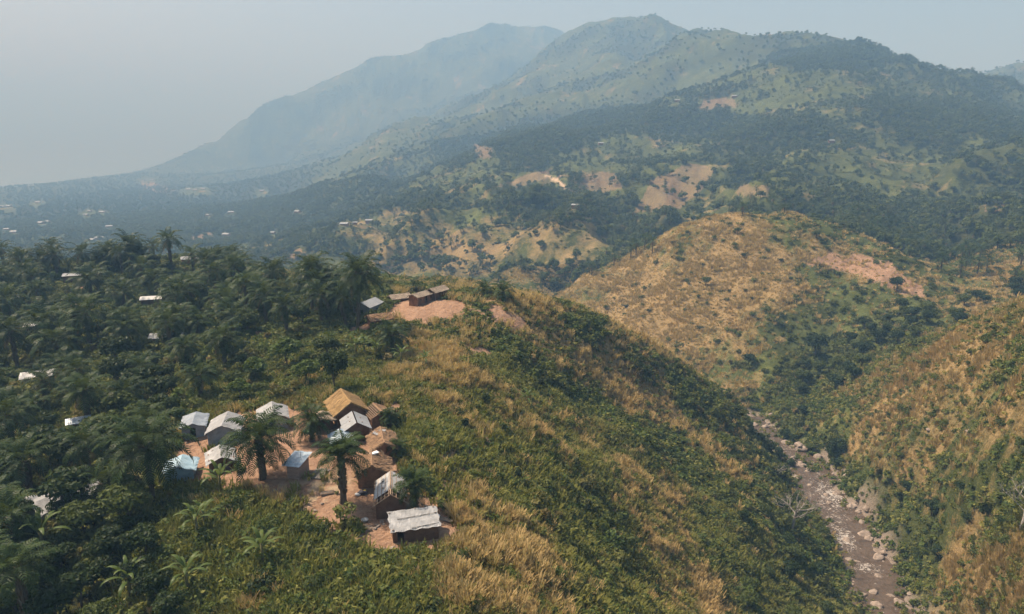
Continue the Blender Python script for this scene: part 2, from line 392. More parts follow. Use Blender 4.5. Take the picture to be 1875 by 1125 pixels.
def ramp_n(nt, fac, stops):
    n = nt.nodes.new('ShaderNodeValToRGB'); e = n.color_ramp.elements
    while len(e) < len(stops): e.new(.5)
    for k, (p, c) in enumerate(stops): e[k].position = p; e[k].color = (*c, 1) if isinstance(c, tuple) else (c, c, c, 1)
    nt.links.new(fac, n.inputs[0]); return n.outputs[0]
def mapr(nt, v, a, b, c=0.0, d=1.0):
    n = nt.nodes.new('ShaderNodeMapRange'); nt.links.new(v, n.inputs[0])
    for k, q in enumerate((a, b, c, d)): n.inputs[k + 1].default_value = q
    return n.outputs[0]

def leaf_material(name, dark, light, dryc=(.30, .19, .07), transl=.3, rough=.55, spec=.12):
    m = bpy.data.materials.new(name); nt, N, L = nodes_of(m)
    bs = N['Principled BSDF']; out = N['Material Output']
    oi = N.new('ShaderNodeObjectInfo'); geo = N.new('ShaderNodeNewGeometry')
    at = N.new('ShaderNodeAttribute'); at.attribute_type = 'INSTANCER'; at.attribute_name = 'tint'
    isl = geo.outputs['Random Per Island']
    f = math_n(nt, 'ADD', math_n(nt, 'MULTIPLY', isl, .55), math_n(nt, 'MULTIPLY', oi.outputs['Random'], .45))
    c = mix_rgb(nt, f, dark, light)
    c = mix_rgb(nt, at.outputs['Fac'], c, dryc)
    L.new(c, bs.inputs['Base Color']); bs.inputs['Roughness'].default_value = rough
    bs.inputs['Specular IOR Level'].default_value = spec
    tr = N.new('ShaderNodeBsdfTranslucent'); L.new(mix_rgb(nt, .5, c, (.14, .17, .03)), tr.inputs[0])
    mx = N.new('ShaderNodeMixShader'); mx.inputs[0].default_value = transl
    L.new(bs.outputs[0], mx.inputs[1]); L.new(tr.outputs[0], mx.inputs[2]); L.new(mx.outputs[0], out.inputs['Surface'])
    MATS[name] = m; return m
leaf_material('palm_leaf', (.010, .021, .006), (.048, .076, .017), transl=.22, rough=.5, spec=.1)
leaf_material('palm_dry', (.13, .085, .04), (.22, .15, .07), transl=.15)
leaf_material('dark_leaf', (.011, .021, .006), (.036, .058, .014), transl=.2)
leaf_material('tree_leaf', (.030, .046, .012), (.095, .118, .028), dryc=(.18, .17, .05))
leaf_material('bright_leaf', (.045, .075, .016), (.120, .165, .036))
leaf_material('scrub_leaf', (.040, .060, .012), (.125, .155, .032), dryc=(.24, .215, .06))
leaf_material('banana_leaf', (.05, .085, .02), (.14, .18, .05), transl=.4, rough=.4)
leaf_material('grass_dry', (.42, .295, .12), (.70, .515, .24), dryc=(.50, .325, .14), transl=.4)
leaf_material('grass_green', (.115, .130, .026), (.275, .265, .068), dryc=(.29, .20, .075), transl=.35)

def rough_material(name, col, col2, scale=3.0, rough=.9, bump=.3, spec=.2, detail=5, stretch=None, bscale=None):
    m = bpy.data.materials.new(name); nt, N, L = nodes_of(m); bs = N['Principled BSDF']
    tc = N.new('ShaderNodeTexCoord'); vec = tc.outputs['Object']
    if stretch:
        mp = N.new('ShaderNodeMapping'); L.new(vec, mp.inputs[0]); mp.inputs['Scale'].default_value = stretch; vec = mp.outputs[0]
    n = noise_n(nt, scale, detail, .65, vec)
    oi = N.new('ShaderNodeObjectInfo'); gi_ = N.new('ShaderNodeNewGeometry')
    c = mix_rgb(nt, mapr(nt, n, .3, .7), col, col2)
    if name.startswith('thatch'): c = mix_rgb(nt, .75, c, mix_rgb(nt, gi_.outputs['Random Per Island'], (.42, .40, .38), (1.35, 1.3, 1.2)), 'MULTIPLY')
    c = mix_rgb(nt, .25, c, mix_rgb(nt, oi.outputs['Random'], (.5, .5, .5), (1.0, 1.0, 1.0)), 'MULTIPLY')
    if name.startswith(('sheet', 'white_metal', 'tarp')):       # rust runs and dirt that collect on old sheeting
        mp2 = N.new('ShaderNodeMapping'); L.new(tc.outputs['Object'], mp2.inputs[0]); mp2.inputs['Scale'].default_value = (.8, 3.5, 1)
        st = noise_n(nt, 1.6, 6, .7, mp2.outputs[0], .4)
        c = mix_rgb(nt, mapr(nt, st, .52, .74, 0, .75), c, (.20, .125, .075) if name.startswith('sheet') else (.17, .15, .12))
    L.new(c, bs.inputs['Base Color']); bs.inputs['Roughness'].default_value = rough; bs.inputs['Specular IOR Level'].default_value = spec
    if bump:
        b = N.new('ShaderNodeBump'); b.inputs['Strength'].default_value = bump; b.inputs['Distance'].default_value = .05
        L.new(noise_n(nt, bscale or scale * 4, 4, .6, vec), b.inputs['Height']); L.new(b.outputs[0], bs.inputs['Normal'])
    MATS[name] = m; return m
rough_material('palm_trunk', (.06, .045, .03), (.17, .13, .085), 6, bump=.8)
rough_material('bark', (.055, .042, .03), (.14, .11, .08), 5, bump=.6)
rough_material('dead_wood', (.22, .19, .16), (.42, .38, .33), 5, bump=.4)
rough_material('banana_stem', (.10, .11, .04), (.22, .17, .08), 5, bump=.3)
rough_material('rock', (.15, .12, .095), (.43, .35, .28), 1.6, bump=.7, detail=8)
rough_material('thatch_gold', (.20, .125, .055), (.43, .29, .135), 4, bump=.5, stretch=(.6, 6, 1))
rough_material('thatch_brown', (.16, .095, .055), (.42, .28, .17), 4, bump=.6, stretch=(.6, 6, 1))
rough_material('thatch_grey', (.26, .20, .15), (.50, .42, .33), 4, bump=.6, stretch=(.6, 6, 1))
rough_material('pole_wood', (.24, .16, .10), (.42, .30, .20), 4, bump=.3)
rough_material('plank_wood', (.24, .15, .11), (.46, .33, .26), 2.5, bump=.4, stretch=(1, 8, 8))
rough_material('grey_wood', (.13, .115, .10), (.28, .25, .21), 2.5, bump=.4, stretch=(1, 8, 8))
rough_material('tarp_white', (.20, .20, .195), (.33, .33, .32), 1.6, rough=.5, bump=.3, spec=.4, bscale=3)
rough_material('tarp_grey', (.17, .20, .23), (.30, .34, .37), 1.2, rough=.45, bump=.3, spec=.4, bscale=3)
rough_material('tarp_blue', (.21, .33, .40), (.34, .47, .53), 1.6, rough=.5, bump=.3, spec=.4, bscale=3)
rough_material('sheet_metal', (.33, .34, .33), (.52, .52, .50), 1.3, rough=.42, bump=.1, spec=.5)
rough_material('sheet_blue', (.20, .30, .38), (.46, .53, .57), 1.8, rough=.4, bump=.1, spec=.5)
rough_material('white_metal', (.25, .26, .265), (.33, .34, .345), 1.2, rough=.6, bump=.05, spec=.15)
rough_material('dark_void', (.012, .010, .008), (.02, .017, .014), 1, bump=0)
rough_material('green_plastic', (.10, .36, .20), (.13, .42, .24), 1, rough=.35, bump=0, spec=.5)
rough_material('yellow_plastic', (.60, .42, .06), (.66, .47, .08), 1, rough=.35, bump=0, spec=.5)
rough_material('dark_cloth', (.03, .03, .04), (.09, .08, .09), 3, bump=.3)
rough_material('white_cloth', (.6, .6, .6), (.8, .8, .78), 3, bump=.3)

def mud_material(name, c1, c2, joint):
    m = bpy.data.materials.new(name); nt, N, L = nodes_of(m); bs = N['Principled BSDF']
    tc = N.new('ShaderNodeTexCoord')
    n = noise_n(nt, 1.8, 6, .65, tc.outputs['Object']); n2_ = noise_n(nt, 14, 3, .6, tc.outputs['Object'])
    c = mix_rgb(nt, mapr(nt, n, .3, .7), c1, c2)
    # courses of sun-dried brick under the plaster, as fine relief
    sx = N.new('ShaderNodeSeparateXYZ'); L.new(tc.outputs['Object'], sx.inputs[0])
    wv = math_n(nt, 'PINGPONG', sx.outputs[2], .09)
    j = mapr(nt, wv, 0, .018, 1, 0)
    c = mix_rgb(nt, math_n(nt, 'MULTIPLY', j, math_n(nt, 'MULTIPLY', n2_, .8)), c, joint)
    L.new(c, bs.inputs['Base Color']); bs.inputs['Roughness'].default_value = .95; bs.inputs['Specular IOR Level'].default_value = .1
    b = N.new('ShaderNodeBump'); b.inputs['Strength'].default_value = .6; b.inputs['Distance'].default_value = .05
    L.new(math_n(nt, 'SUBTRACT', n2_, math_n(nt, 'MULTIPLY', j, .5)), b.inputs['Height']); L.new(b.outputs[0], bs.inputs['Normal'])
    MATS[name] = m
mud_material('mud', (.17, .085, .045), (.34, .175, .09), (.08, .045, .03))
mud_material('mud_dark', (.10, .055, .035), (.19, .105, .062), (.05, .03, .02))
mud_material('mud_grey', (.20, .19, .17), (.34, .32, .29), (.1, .09, .08))

def terrain_material():
    m = bpy.data.materials.new('ground'); nt, N, L = nodes_of(m); bs = N['Principled BSDF']
    tc = N.new('ShaderNodeTexCoord'); v = tc.outputs['Object']
    at = N.new('ShaderNodeAttribute'); at.attribute_name = 'zone'
    s = N.new('ShaderNodeSeparateColor'); L.new(at.outputs['Color'], s.inputs[0])
    dirt_, dry_, wood_ = s.outputs[0], s.outputs[1], s.outputs[2]
    at2 = N.new('ShaderNodeAttribute'); at2.attribute_name = 'zone_b'
    s2 = N.new('ShaderNodeSeparateColor'); L.new(at2.outputs['Color'], s2.inputs[0])
    pale_, riv_ = s2.outputs[0], s2.outputs[1]
    na, nb, nc, nd = noise_n(nt, .06, 6, .65, v), noise_n(nt, .35, 6, .7, v), noise_n(nt, 1.6, 6, .7, v), noise_n(nt, 7, 4, .7, v)
    mixn = math_n(nt, 'ADD', math_n(nt, 'MULTIPLY', nb, .5), math_n(nt, 'MULTIPLY', nc, .5))
    green = ramp_n(nt, mapr(nt, mixn, .34, .66), [(0, (.035, .047, .014)), (.5, (.075, .088, .027)), (1, (.13, .132, .045))])
    nl = noise_n(nt, .016, 5, .65, v)
    mott = math_n(nt, 'MULTIPLY', mapr(nt, na, .3, .7, .55, 1.3), mapr(nt, nl, .3, .7, .7, 1.2))
    green = mix_rgb(nt, 1.0, green, mott, 'MULTIPLY')
    gold = ramp_n(nt, mapr(nt, mixn, .34, .66), [(0, (.16, .112, .048)), (.45, (.25, .175, .078)), (1, (.32, .232, .105))])
    d2 = math_n(nt, 'ADD', dry_, math_n(nt, 'MULTIPLY', math_n(nt, 'SUBTRACT', math_n(nt, 'ADD', math_n(nt, 'MULTIPLY', na, .45), math_n(nt, 'MULTIPLY', mixn, .55)), .5), 2.2))
    c = mix_rgb(nt, mapr(nt, d2, .25, .75), green, gold)
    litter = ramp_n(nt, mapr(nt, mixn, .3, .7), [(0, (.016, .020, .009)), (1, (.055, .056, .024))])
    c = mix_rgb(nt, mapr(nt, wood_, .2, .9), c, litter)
    soil = ramp_n(nt, mapr(nt, math_n(nt, 'ADD', math_n(nt, 'MULTIPLY', nb, .35), math_n(nt, 'ADD', math_n(nt, 'MULTIPLY', nc, .35), math_n(nt, 'MULTIPLY', nd, .3))), .36, .66),
                  [(0, (.16, .092, .056)), (.45, (.32, .198, .125)), (1, (.45, .300, .200))])
    df = mapr(nt, math_n(nt, 'ADD', dirt_, math_n(nt, 'MULTIPLY', math_n(nt, 'SUBTRACT', nc, .5), .7)), .3, .62)
    c = mix_rgb(nt, df, c, soil)
    c = mix_rgb(nt, pale_, c, (.50, .37, .25))
    gravel = ramp_n(nt, mapr(nt, nd, .35, .65), [(0, (.11, .085, .065)), (1, (.34, .28, .225))])
    c = mix_rgb(nt, riv_, c, gravel)
    L.new(c, bs.inputs['Base Color']); bs.inputs['Roughness'].default_value = 1.0; bs.inputs['Specular IOR Level'].default_value = .05
    b = N.new('ShaderNodeBump'); b.inputs['Strength'].default_value = .8; b.inputs['Distance'].default_value = .6
    L.new(math_n(nt, 'ADD', math_n(nt, 'MULTIPLY', nc, 1.0), math_n(nt, 'ADD', math_n(nt, 'MULTIPLY', nb, 2.5), math_n(nt, 'MULTIPLY', nd, .25))), b.inputs['Height']); L.new(b.outputs[0], bs.inputs['Normal'])
    return m

# ------------------------------------------------------------------ mesh helpers
def mesh_np(name, co, faces, mat, smooth=False, midx=None):
    me = bpy.data.meshes.new(name)
    co = np.asarray(co, np.float32)
    if isinstance(faces, np.ndarray):
        k = faces.shape[1]
        me.vertices.add(len(co)); me.vertices.foreach_set('co', co.ravel())
        me.loops.add(faces.size); me.loops.foreach_set('vertex_index', faces.ravel().astype(np.int32))
        me.polygons.add(len(faces)); me.polygons.foreach_set('loop_start', np.arange(0, faces.size, k, dtype=np.int32))
        me.update(calc_edges=True)
    else:
        me.from_pydata([tuple(map(float, c)) for c in co], [], [tuple(int(i) for i in f) for f in faces]); me.update()
    for mm in (mat if isinstance(mat, (list, tuple)) else [mat]): me.materials.append(MATS[mm] if isinstance(mm, str) else mm)
    if midx is not None: me.polygons.foreach_set('material_index', np.asarray(midx, np.int32))
    if smooth: me.polygons.foreach_set('use_smooth', np.ones(len(me.polygons), bool))
    return me
def link(name, data, parent=None, loc=None, rot=None, scale=None):
    o = bpy.data.objects.new(name, data); COL.objects.link(o)
    if parent is not None: o.parent = parent
    if loc is not None: o.location = loc
    if rot is not None: o.rotation_euler = rot
    if scale is not None: o.scale = scale
    return o
def tag(o, label, cat, group=None, kind=None):
    o['label'] = label; o['category'] = cat
    if group: o['group'] = group
    if kind: o['kind'] = kind
    return o
class MB:
    def __init__(s): s.v, s.f = [], []
    def add(s, vs, fs):
        n = len(s.v); s.v += [tuple(v) for v in vs]; s.f += [tuple(i + n for i in f) for f in fs]; return s
    def box(s, c, d, rz=0, jit=0):
        ca_, sa_ = math.cos(rz), math.sin(rz); vs = []
        for sx in (-1, 1):
            for sy in (-1, 1):
                for sz in (-1, 1):
                    x, y, z = sx * d[0] / 2, sy * d[1] / 2, sz * d[2] / 2
                    vs.append((c[0] + x * ca_ - y * sa_ + random.uniform(-jit, jit), c[1] + x * sa_ + y * ca_ + random.uniform(-jit, jit), c[2] + z + random.uniform(-jit, jit)))
        return s.add(vs, [(0, 1, 3, 2), (4, 6, 7, 5), (0, 4, 5, 1), (2, 3, 7, 6), (0, 2, 6, 4), (1, 5, 7, 3)])
    def tube(s, pts, rads, n=6, cap=True):
        rings = []
        for i, p in enumerate(pts):
            a = Vector(pts[max(i - 1, 0)]); b = Vector(pts[min(i + 1, len(pts) - 1)]); d = (b - a).normalized()
            u = d.orthogonal().normalized() if abs(d.z) < .95 else Vector((1, 0, 0)); u = (u - d * u.dot(d)).normalized(); w = d.cross(u)
            rings.append([Vector(p) + (u * math.cos(t) + w * math.sin(t)) * rads[i] for t in [2 * math.pi * k / n for k in range(n)]])
        vs = [v for r in rings for v in r]; fs = []
        for i in range(len(rings) - 1):
            for k in range(n): fs.append((i * n + k, i * n + (k + 1) % n, (i + 1) * n + (k + 1) % n, (i + 1) * n + k))
        if cap: fs.append(tuple(range(n))[::-1]); fs.append(tuple((len(rings) - 1) * n + k for k in range(n)))
        return s.add(vs, fs)
    def slab(s, q, t):           # four corners (top face) and a thickness downwards along the normal
        q = [Vector(p) for p in q]; nrm = (q[1] - q[0]).cross(q[3] - q[0]).normalized()
        if nrm.z < 0: nrm = -nrm
        lo = [p - nrm * t for p in q]
        return s.add(q + lo, [(0, 1, 2, 3), (7, 6, 5, 4), (0, 4, 5, 1), (1, 5, 6, 2), (2, 6, 7, 3), (3, 7, 4, 0)])
    def mesh(s, name, mat, smooth=False): return mesh_np(name, s.v, s.f, mat, smooth)
    def build(s, name, mat, parent=None, smooth=False): return link(name, s.mesh(name, mat, smooth), parent)

# ------------------------------------------------------------------ land, lake, river
me = bpy.data.meshes.new('terrain')
idx = np.arange(NR * NA).reshape(NR, NA)
qd = np.stack([idx[:-1, :-1], idx[:-1, 1:], idx[1:, 1:], idx[1:, :-1]], -1).reshape(-1, 4)
me = mesh_np('terrain', np.stack([GX, GY, GZ], -1).reshape(-1, 3), qd, terrain_material(), True)
a1 = me.attributes.new('zone', 'FLOAT_COLOR', 'POINT')
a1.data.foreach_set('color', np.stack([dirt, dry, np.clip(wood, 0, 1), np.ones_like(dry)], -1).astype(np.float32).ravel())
a2 = me.attributes.new('zone_b', 'FLOAT_COLOR', 'POINT')
a2.data.foreach_set('color', np.stack([pale, rivm, np.zeros_like(dry), np.ones_like(dry)], -1).astype(np.float32).ravel())
terrain = link('terrain', me); terrain['kind'] = 'structure'

m = bpy.data.materials.new('lake_water'); nt, N, L = nodes_of(m); bs = N['Principled BSDF']
bs.inputs['Base Color'].default_value = (.10, .16, .18, 1); bs.inputs['Roughness'].default_value = .35
tc = N.new('ShaderNodeTexCoord'); b = N.new('ShaderNodeBump'); b.inputs['Strength'].default_value = .15
L.new(noise_n(nt, .08, 4, .6, tc.outputs['Object']), b.inputs['Height']); L.new(b.outputs[0], bs.inputs['Normal'])
lake = link('lake', mesh_np('lake', [(-17000, -9000, LAKE), (17000, -9000, LAKE), (17000, 18000, LAKE), (-17000, 18000, LAKE)], [(0, 1, 2, 3)], m)); lake['kind'] = 'structure'

def river_material():
    m = bpy.data.materials.new('river_water'); nt, N, L = nodes_of(m); bs = N['Principled BSDF']
    tc = N.new('ShaderNodeTexCoord'); v = tc.outputs['Object']
    at = N.new('ShaderNodeAttribute'); at.attribute_name = 'rapid'
    n = noise_n(nt, .5, 5, .65, v, .8); n2_ = noise_n(nt, 1.1, 5, .68, v, 1.6)
    foam = mapr(nt, math_n(nt, 'ADD', math_n(nt, 'MULTIPLY', n2_, .8), math_n(nt, 'ADD', math_n(nt, 'MULTIPLY', n, .3), math_n(nt, 'MULTIPLY', at.outputs['Fac'], .22))), .74, .86)
    c = mix_rgb(nt, mapr(nt, n, .3, .7), (.060, .042, .027), (.125, .090, .062))
    c = mix_rgb(nt, foam, c, (.48, .45, .40))
    L.new(c, bs.inputs['Base Color'])
    L.new(mapr(nt, foam, 0, 1, .14, .7), bs.inputs['Roughness'])
    b = N.new('ShaderNodeBump'); b.inputs['Strength'].default_value = .9; b.inputs['Distance'].default_value = .25
    L.new(n2_, b.inputs['Height']); L.new(b.outputs[0], bs.inputs['Normal'])
    return m
# resample the river centre line and lay a rippled sheet along it
seg = np.concatenate([[0], np.cumsum(np.hypot(*np.diff(RIV[:, :2], axis=0).T))])
tt = np.linspace(0, seg[-1], 150)
RC = np.stack([np.interp(tt, seg, RIV[:, k]) for k in range(3)], 1)
for _ in range(6): RC[1:-1] = (RC[:-2] + 2 * RC[1:-1] + RC[2:]) / 4
dr = np.gradient(RC[:, :2], axis=0); dr /= np.linalg.norm(dr, axis=1)[:, None]
off = np.linspace(-8.5, 8.5, 34)
WX = RC[:, 0, None] - dr[:, 1, None] * off; WY = RC[:, 1, None] + dr[:, 0, None] * off
WPX, WPY, _ = project(WX, WY, np.broadcast_to(RC[:, 2, None], WX.shape))
rapid = np.clip(blob(WPX, WPY, 1520, 905, 60, 30, 40) + blob(WPX, WPY, 1545, 985, 50, 22, 45) + blob(WPX, WPY, 1590, 1040, 40, 12, 10) + .7 * blob(WPX, WPY, 1420, 820, 40, 30, 40), 0, 1)
WZ = RC[:, 2, None] - .28 + .07 * fbm(WX / 1.5, WY / 1.5, 3) * (1 + 2 * rapid)
idx = np.arange(WX.size).reshape(WX.shape)
me = mesh_np('river', np.stack([WX, WY, WZ], -1).reshape(-1, 3), np.stack([idx[:-1, :-1], idx[:-1, 1:], idx[1:, 1:], idx[1:, :-1]], -1).reshape(-1, 4), river_material(), True)
ar = me.attributes.new('rapid', 'FLOAT', 'POINT'); ar.data.foreach_set('value', rapid.astype(np.float32).ravel())
river = link('river', me); river['kind'] = 'structure'

# ------------------------------------------------------------------ the hazy air
hb = MB().box((0, 4500, 330), (36000, 30000, 1040))
m = bpy.data.materials.new('haze'); nt, N, L = nodes_of(m); N.clear()
pv = N.new('ShaderNodeVolumePrincipled'); pv.inputs['Density'].default_value = HAZE_DENSITY; pv.inputs['Color'].default_value = HAZE_COLOR; pv.inputs['Absorption Color'].default_value = HAZE_ABSORB; pv.inputs['Anisotropy'].default_value = HAZE_G
ou = N.new('ShaderNodeOutputMaterial'); L.new(pv.outputs[0], ou.inputs['Volume'])
haze = hb.build('haze', m); haze['kind'] = 'stuff'; haze['label'] = 'pale dry-season haze hanging over hills and lake'
# ------------------------------------------------------------------ plant shapes
def leaf_cloud(lobes, n, size, g, squash=.8, aspect=1.7, up=.25, inner=.72):
    """rhombic leaves spread through lumpy lobes: returns vertices and quads"""
    lobes = np.asarray(lobes, float); w = lobes[:, 3] ** 2; k = g.choice(len(lobes), n, p=w / w.sum())
    d = g.normal(size=(n, 3)); d /= np.linalg.norm(d, axis=1)[:, None]
    d[:, 2] = np.where(g.random(n) < .7, np.abs(d[:, 2]), d[:, 2])
    rad = lobes[k, 3] * (inner + (1.08 - inner) * g.random(n) ** .6)
    p = lobes[k, :3] + d * rad[:, None] * np.array([1, 1, squash])
    nrm = d + g.normal(size=(n, 3)) * .55 + np.array([0, 0, up]); nrm /= np.linalg.norm(nrm, axis=1)[:, None]
    t = np.cross(nrm, g.normal(size=(n, 3))); t /= np.linalg.norm(t, axis=1)[:, None] + 1e-9
    b = np.cross(nrm, t)
    s = size * (.6 + .8 * g.random(n))[:, None]
    a, c = t * s * aspect * .5, b * s * .5
    v = np.stack([p - a, p + c - nrm * s * .08, p + a, p - c - nrm * s * .08], 1).reshape(-1, 3)
    return v, np.arange(4 * n).reshape(n, 4)
def shrub_mesh(name, seed, w, h, n, leaf, mat, lobes=7):
    g = np.random.default_rng(seed)
    L_ = [(g.normal() * w * .24, g.normal() * w * .24, h * (.25 + .4 * g.random()), w * (.20 + .16 * g.random())) for _ in range(lobes)]
    v, f = leaf_cloud(L_, n, leaf, g, squash=min(1.0, h / w * 1.2))
    v[:, 2] = np.maximum(v[:, 2], -.05)
    return mesh_np(name, v, f, mat)
def tree_parts(seed, h, w, n, leaf, mat, trunk_h=.35, lobes=16):
    g = np.random.default_rng(seed); random.seed(seed)
    base = h * trunk_h; L_ = []
    for _ in range(lobes):
        a, q = g.random() * 6.283, math.sqrt(g.random()) * w * .36
        zz = base + (h - base) * (.28 + .52 * g.random() * (1 - .45 * q / (w * .36)))
        L_.append((q * math.cos(a), q * math.sin(a), zz, w * (.12 + .11 * g.random())))
    v, f = leaf_cloud(L_, n, leaf, g, squash=.75)
    mb = MB(); top = h * .72; r0 = max(.09, h * .022)
    bend = [(g.normal() * .03 * h, g.normal() * .03 * h) for _ in range(5)]
    pts = [(bend[i][0] * i / 4, bend[i][1] * i / 4, -.4 + (top + .4) * i / 4) for i in range(5)]
    mb.tube(pts, [r0 * 1.3, r0, r0 * .8, r0 * .55, r0 * .2], 7)
    for l in L_[:9]:
        k = 1 + int(g.integers(0, 3)); p0 = Vector(pts[k]); p1 = Vector(l[:3])
        mb.tube([p0, p0.lerp(p1, .5) + Vector((0, 0, .06 * h)), p1], [r0 * .45, r0 * .3, r0 * .12], 5, False)
    return mesh_np('crown', v, f, mat), mb.mesh('trunk', 'bark', True)
def join_mesh(name, parts):
    """parts: list of mesh datablocks -> one mesh (for things seen only as a mass)"""
    vs, fs, mats, mi, n = [], [], [], [], 0
    for p in parts:
        co = np.empty(len(p.vertices) * 3, np.float32); p.vertices.foreach_get('co', co); vs.append(co.reshape(-1, 3))
        mm = p.materials[0]
        if mm not in mats: mats.append(mm)
        for q in p.polygons: fs.append([i + n for i in q.vertices]); mi.append(mats.index(mm))
        n += len(p.vertices)
    return mesh_np(name, np.concatenate(vs), fs, mats, False, mi)

def frond_geo(g, elev, length, stations=15, leafl=.85, width=.11, droop=1.0):
    """one pinnate palm frond that leaves the origin along +X at the given elevation and arches over"""
    vs, fs = [], []
    def quad(a, b, c, d):
        n = len(vs); vs.extend([a, b, c, d]); fs.append((n, n + 1, n + 2, n + 3))
    P, ang, step = [Vector((.12, 0, 0))], elev, length / 12
    for i in range(12):
        P.append(P[-1] + Vector((math.cos(ang), 0, math.sin(ang))) * step)
        ang -= droop * (.05 + .018 * i) * (1.0 if ang > -1.25 else 0)
    for i in range(12):                          # rachis
        w0, w1 = .06 * (1 - i / 12.5), .06 * (1 - (i + 1) / 12.5)
        quad(P[i] + Vector((0, w0, 0)), P[i] - Vector((0, w0, 0)), P[i + 1] - Vector((0, w1, 0)), P[i + 1] + Vector((0, w1, 0)))
    for s in range(stations):
        t = .16 + .84 * (s + .5) / stations; k = min(int(t * 12), 11); p = P[k].lerp(P[k + 1], t * 12 - k)
        d = (P[k + 1] - P[k]).normalized(); up = Vector((0, 1, 0)).cross(d) * -1
        if up.z < 0: up = -up
        ll = leafl * (math.sin(math.pi * min(1, .12 + t * .88)) ** .6 * .85 + .2) * (.85 + .3 * g.random())
        for side in (-1, 1):
            fw = .35 + .5 * t + .15 * g.random(); lift = .30 * g.random() + .05 - .25 * t
            q = (d * fw + Vector((0, side, 0)) + up * lift).normalized()
            mid = p + q * ll * .55; tip = mid + (q + Vector((0, 0, -.55 - .3 * g.random()))).normalized() * ll * .45
            wv = d * width * .5
            quad(p - wv * .6, p + wv * .6, mid + wv, mid - wv)
            quad(mid - wv, mid + wv, tip + wv * .15, tip - wv * .15)
    return np.array([tuple(v) for v in vs]), np.array(fs)
def rotz_np(v, a):
    c, s = math.cos(a), math.sin(a); return np.stack([v[:, 0] * c - v[:, 1] * s, v[:, 0] * s + v[:, 1] * c, v[:, 2]], 1)
FROND_EL = [1.35, 1.05, .75, .42, .08, -.35]
FRONDS = []
for k, e in enumerate(FROND_EL):
    g = np.random.default_rng(100 + k); v, f = frond_geo(g, e, 4.3, 16, 1.0, .17, 1.0 if e > 0 else .7)
    FRONDS.append(mesh_np('frond', v, f, 'palm_leaf'))
DRYFROND = (lambda gf: mesh_np('frond', gf[0], gf[1], 'palm_dry'))(frond_geo(np.random.default_rng(131), -.75, 3.2, 10, .6, .10, .5))
def frond_layout(seed, n):
    g = np.random.default_rng(seed); out = []
    for i in range(n):
        u = (i + .5) / n; kind = min(5, int(u ** .85 * 6)); out.append((kind, i * 2.399 + g.normal() * .15, .82 + .3 * g.random(), g.normal() * .06))
    return out
def crown_mesh(seed, n=26, stations=12, width=.22, length=4.3):
    g = np.random.default_rng(seed); V, F, M, k = [], [], [], 0
    for kind, a, s, dz in frond_layout(seed, n):
        v, f = frond_geo(g, FROND_EL[kind] + dz, length * s, stations, .95, width, 1.0 if FROND_EL[kind] > 0 else .7)
        V.append(rotz_np(v, a)); F.append(f + k); M += [0] * len(f); k += len(v)
    for i in range(6):
        v, f = frond_geo(g, -.8, 2.8, 8, .6, width, .5); V.append(rotz_np(v, g.random() * 6.28)); F.append(f + k); M += [1] * len(f); k += len(v)
    return mesh_np('crown', np.concatenate(V), np.concatenate(F), ['palm_leaf', 'palm_dry'], False, M)
def heart_mesh():
    mb = MB(); g = random.Random(5)
    for i in range(26):                          # old leaf bases packed round the growing point
        a = i * 2.399; z = -.75 + .8 * i / 26; r = .30
        p = Vector((math.cos(a) * r * .5, math.sin(a) * r * .5, z)); q = Vector((math.cos(a) * (r + .28), math.sin(a) * (r + .28), z + .42))
        mb.tube([p, q], [.12, .05], 4)
    return mb.mesh('crown', 'palm_trunk')
def palm_trunk_mesh(seed, h=1.0):
    """unit-height trunk, scaled to each palm"""
    mb = MB(); g = random.Random(seed)
    bx, by = g.uniform(-.02, .02), g.uniform(-.02, .02)
    pts, rad = [], []
    for i in range(15):
        t = i / 14; pts.append((bx * math.sin(t * 3.1), by * math.sin(t * 3.1), -.06 + 1.06 * t)); rad.append((.30 - .06 * t + (.10 * (1 - t * 6) if t < .16 else 0)) * (1 + .10 * (i % 2)))
    mb.tube(pts, rad, 9)
    return mb
def palm_trunk(seed):
    mb = palm_trunk_mesh(seed); g = random.Random(seed + 1)
    for i in range(34):                          # stubs of cut fronds
        t = .25 + .75 * i / 34; a = i * 2.399; r = .26
        p = Vector((math.cos(a) * r, math.sin(a) * r, t)); q = p + Vector((math.cos(a) * .16, math.sin(a) * .16, .035))
        mb.tube([p, q], [.075, .045], 4)
    return mb.mesh('trunk', 'palm_trunk')
HEART = heart_mesh()
CROWNS = [crown_mesh(200 + k, 22 + 3 * k) for k in range(5)]
CROWNS_FAR = [crown_mesh(230 + k, 16 + 2 * k, 7, .30) for k in range(4)]
TRUNKS = [palm_trunk(300 + k) for k in range(3)]
def _simple_trunk():
    mb = MB(); mb.tube([(0, 0, -.05), (.01, 0, .5), (0, 0, 1)], [.30, .24, .22], 6); return mb.mesh('trunk', 'palm_trunk', True)
TRUNK_FAR = _simple_trunk()

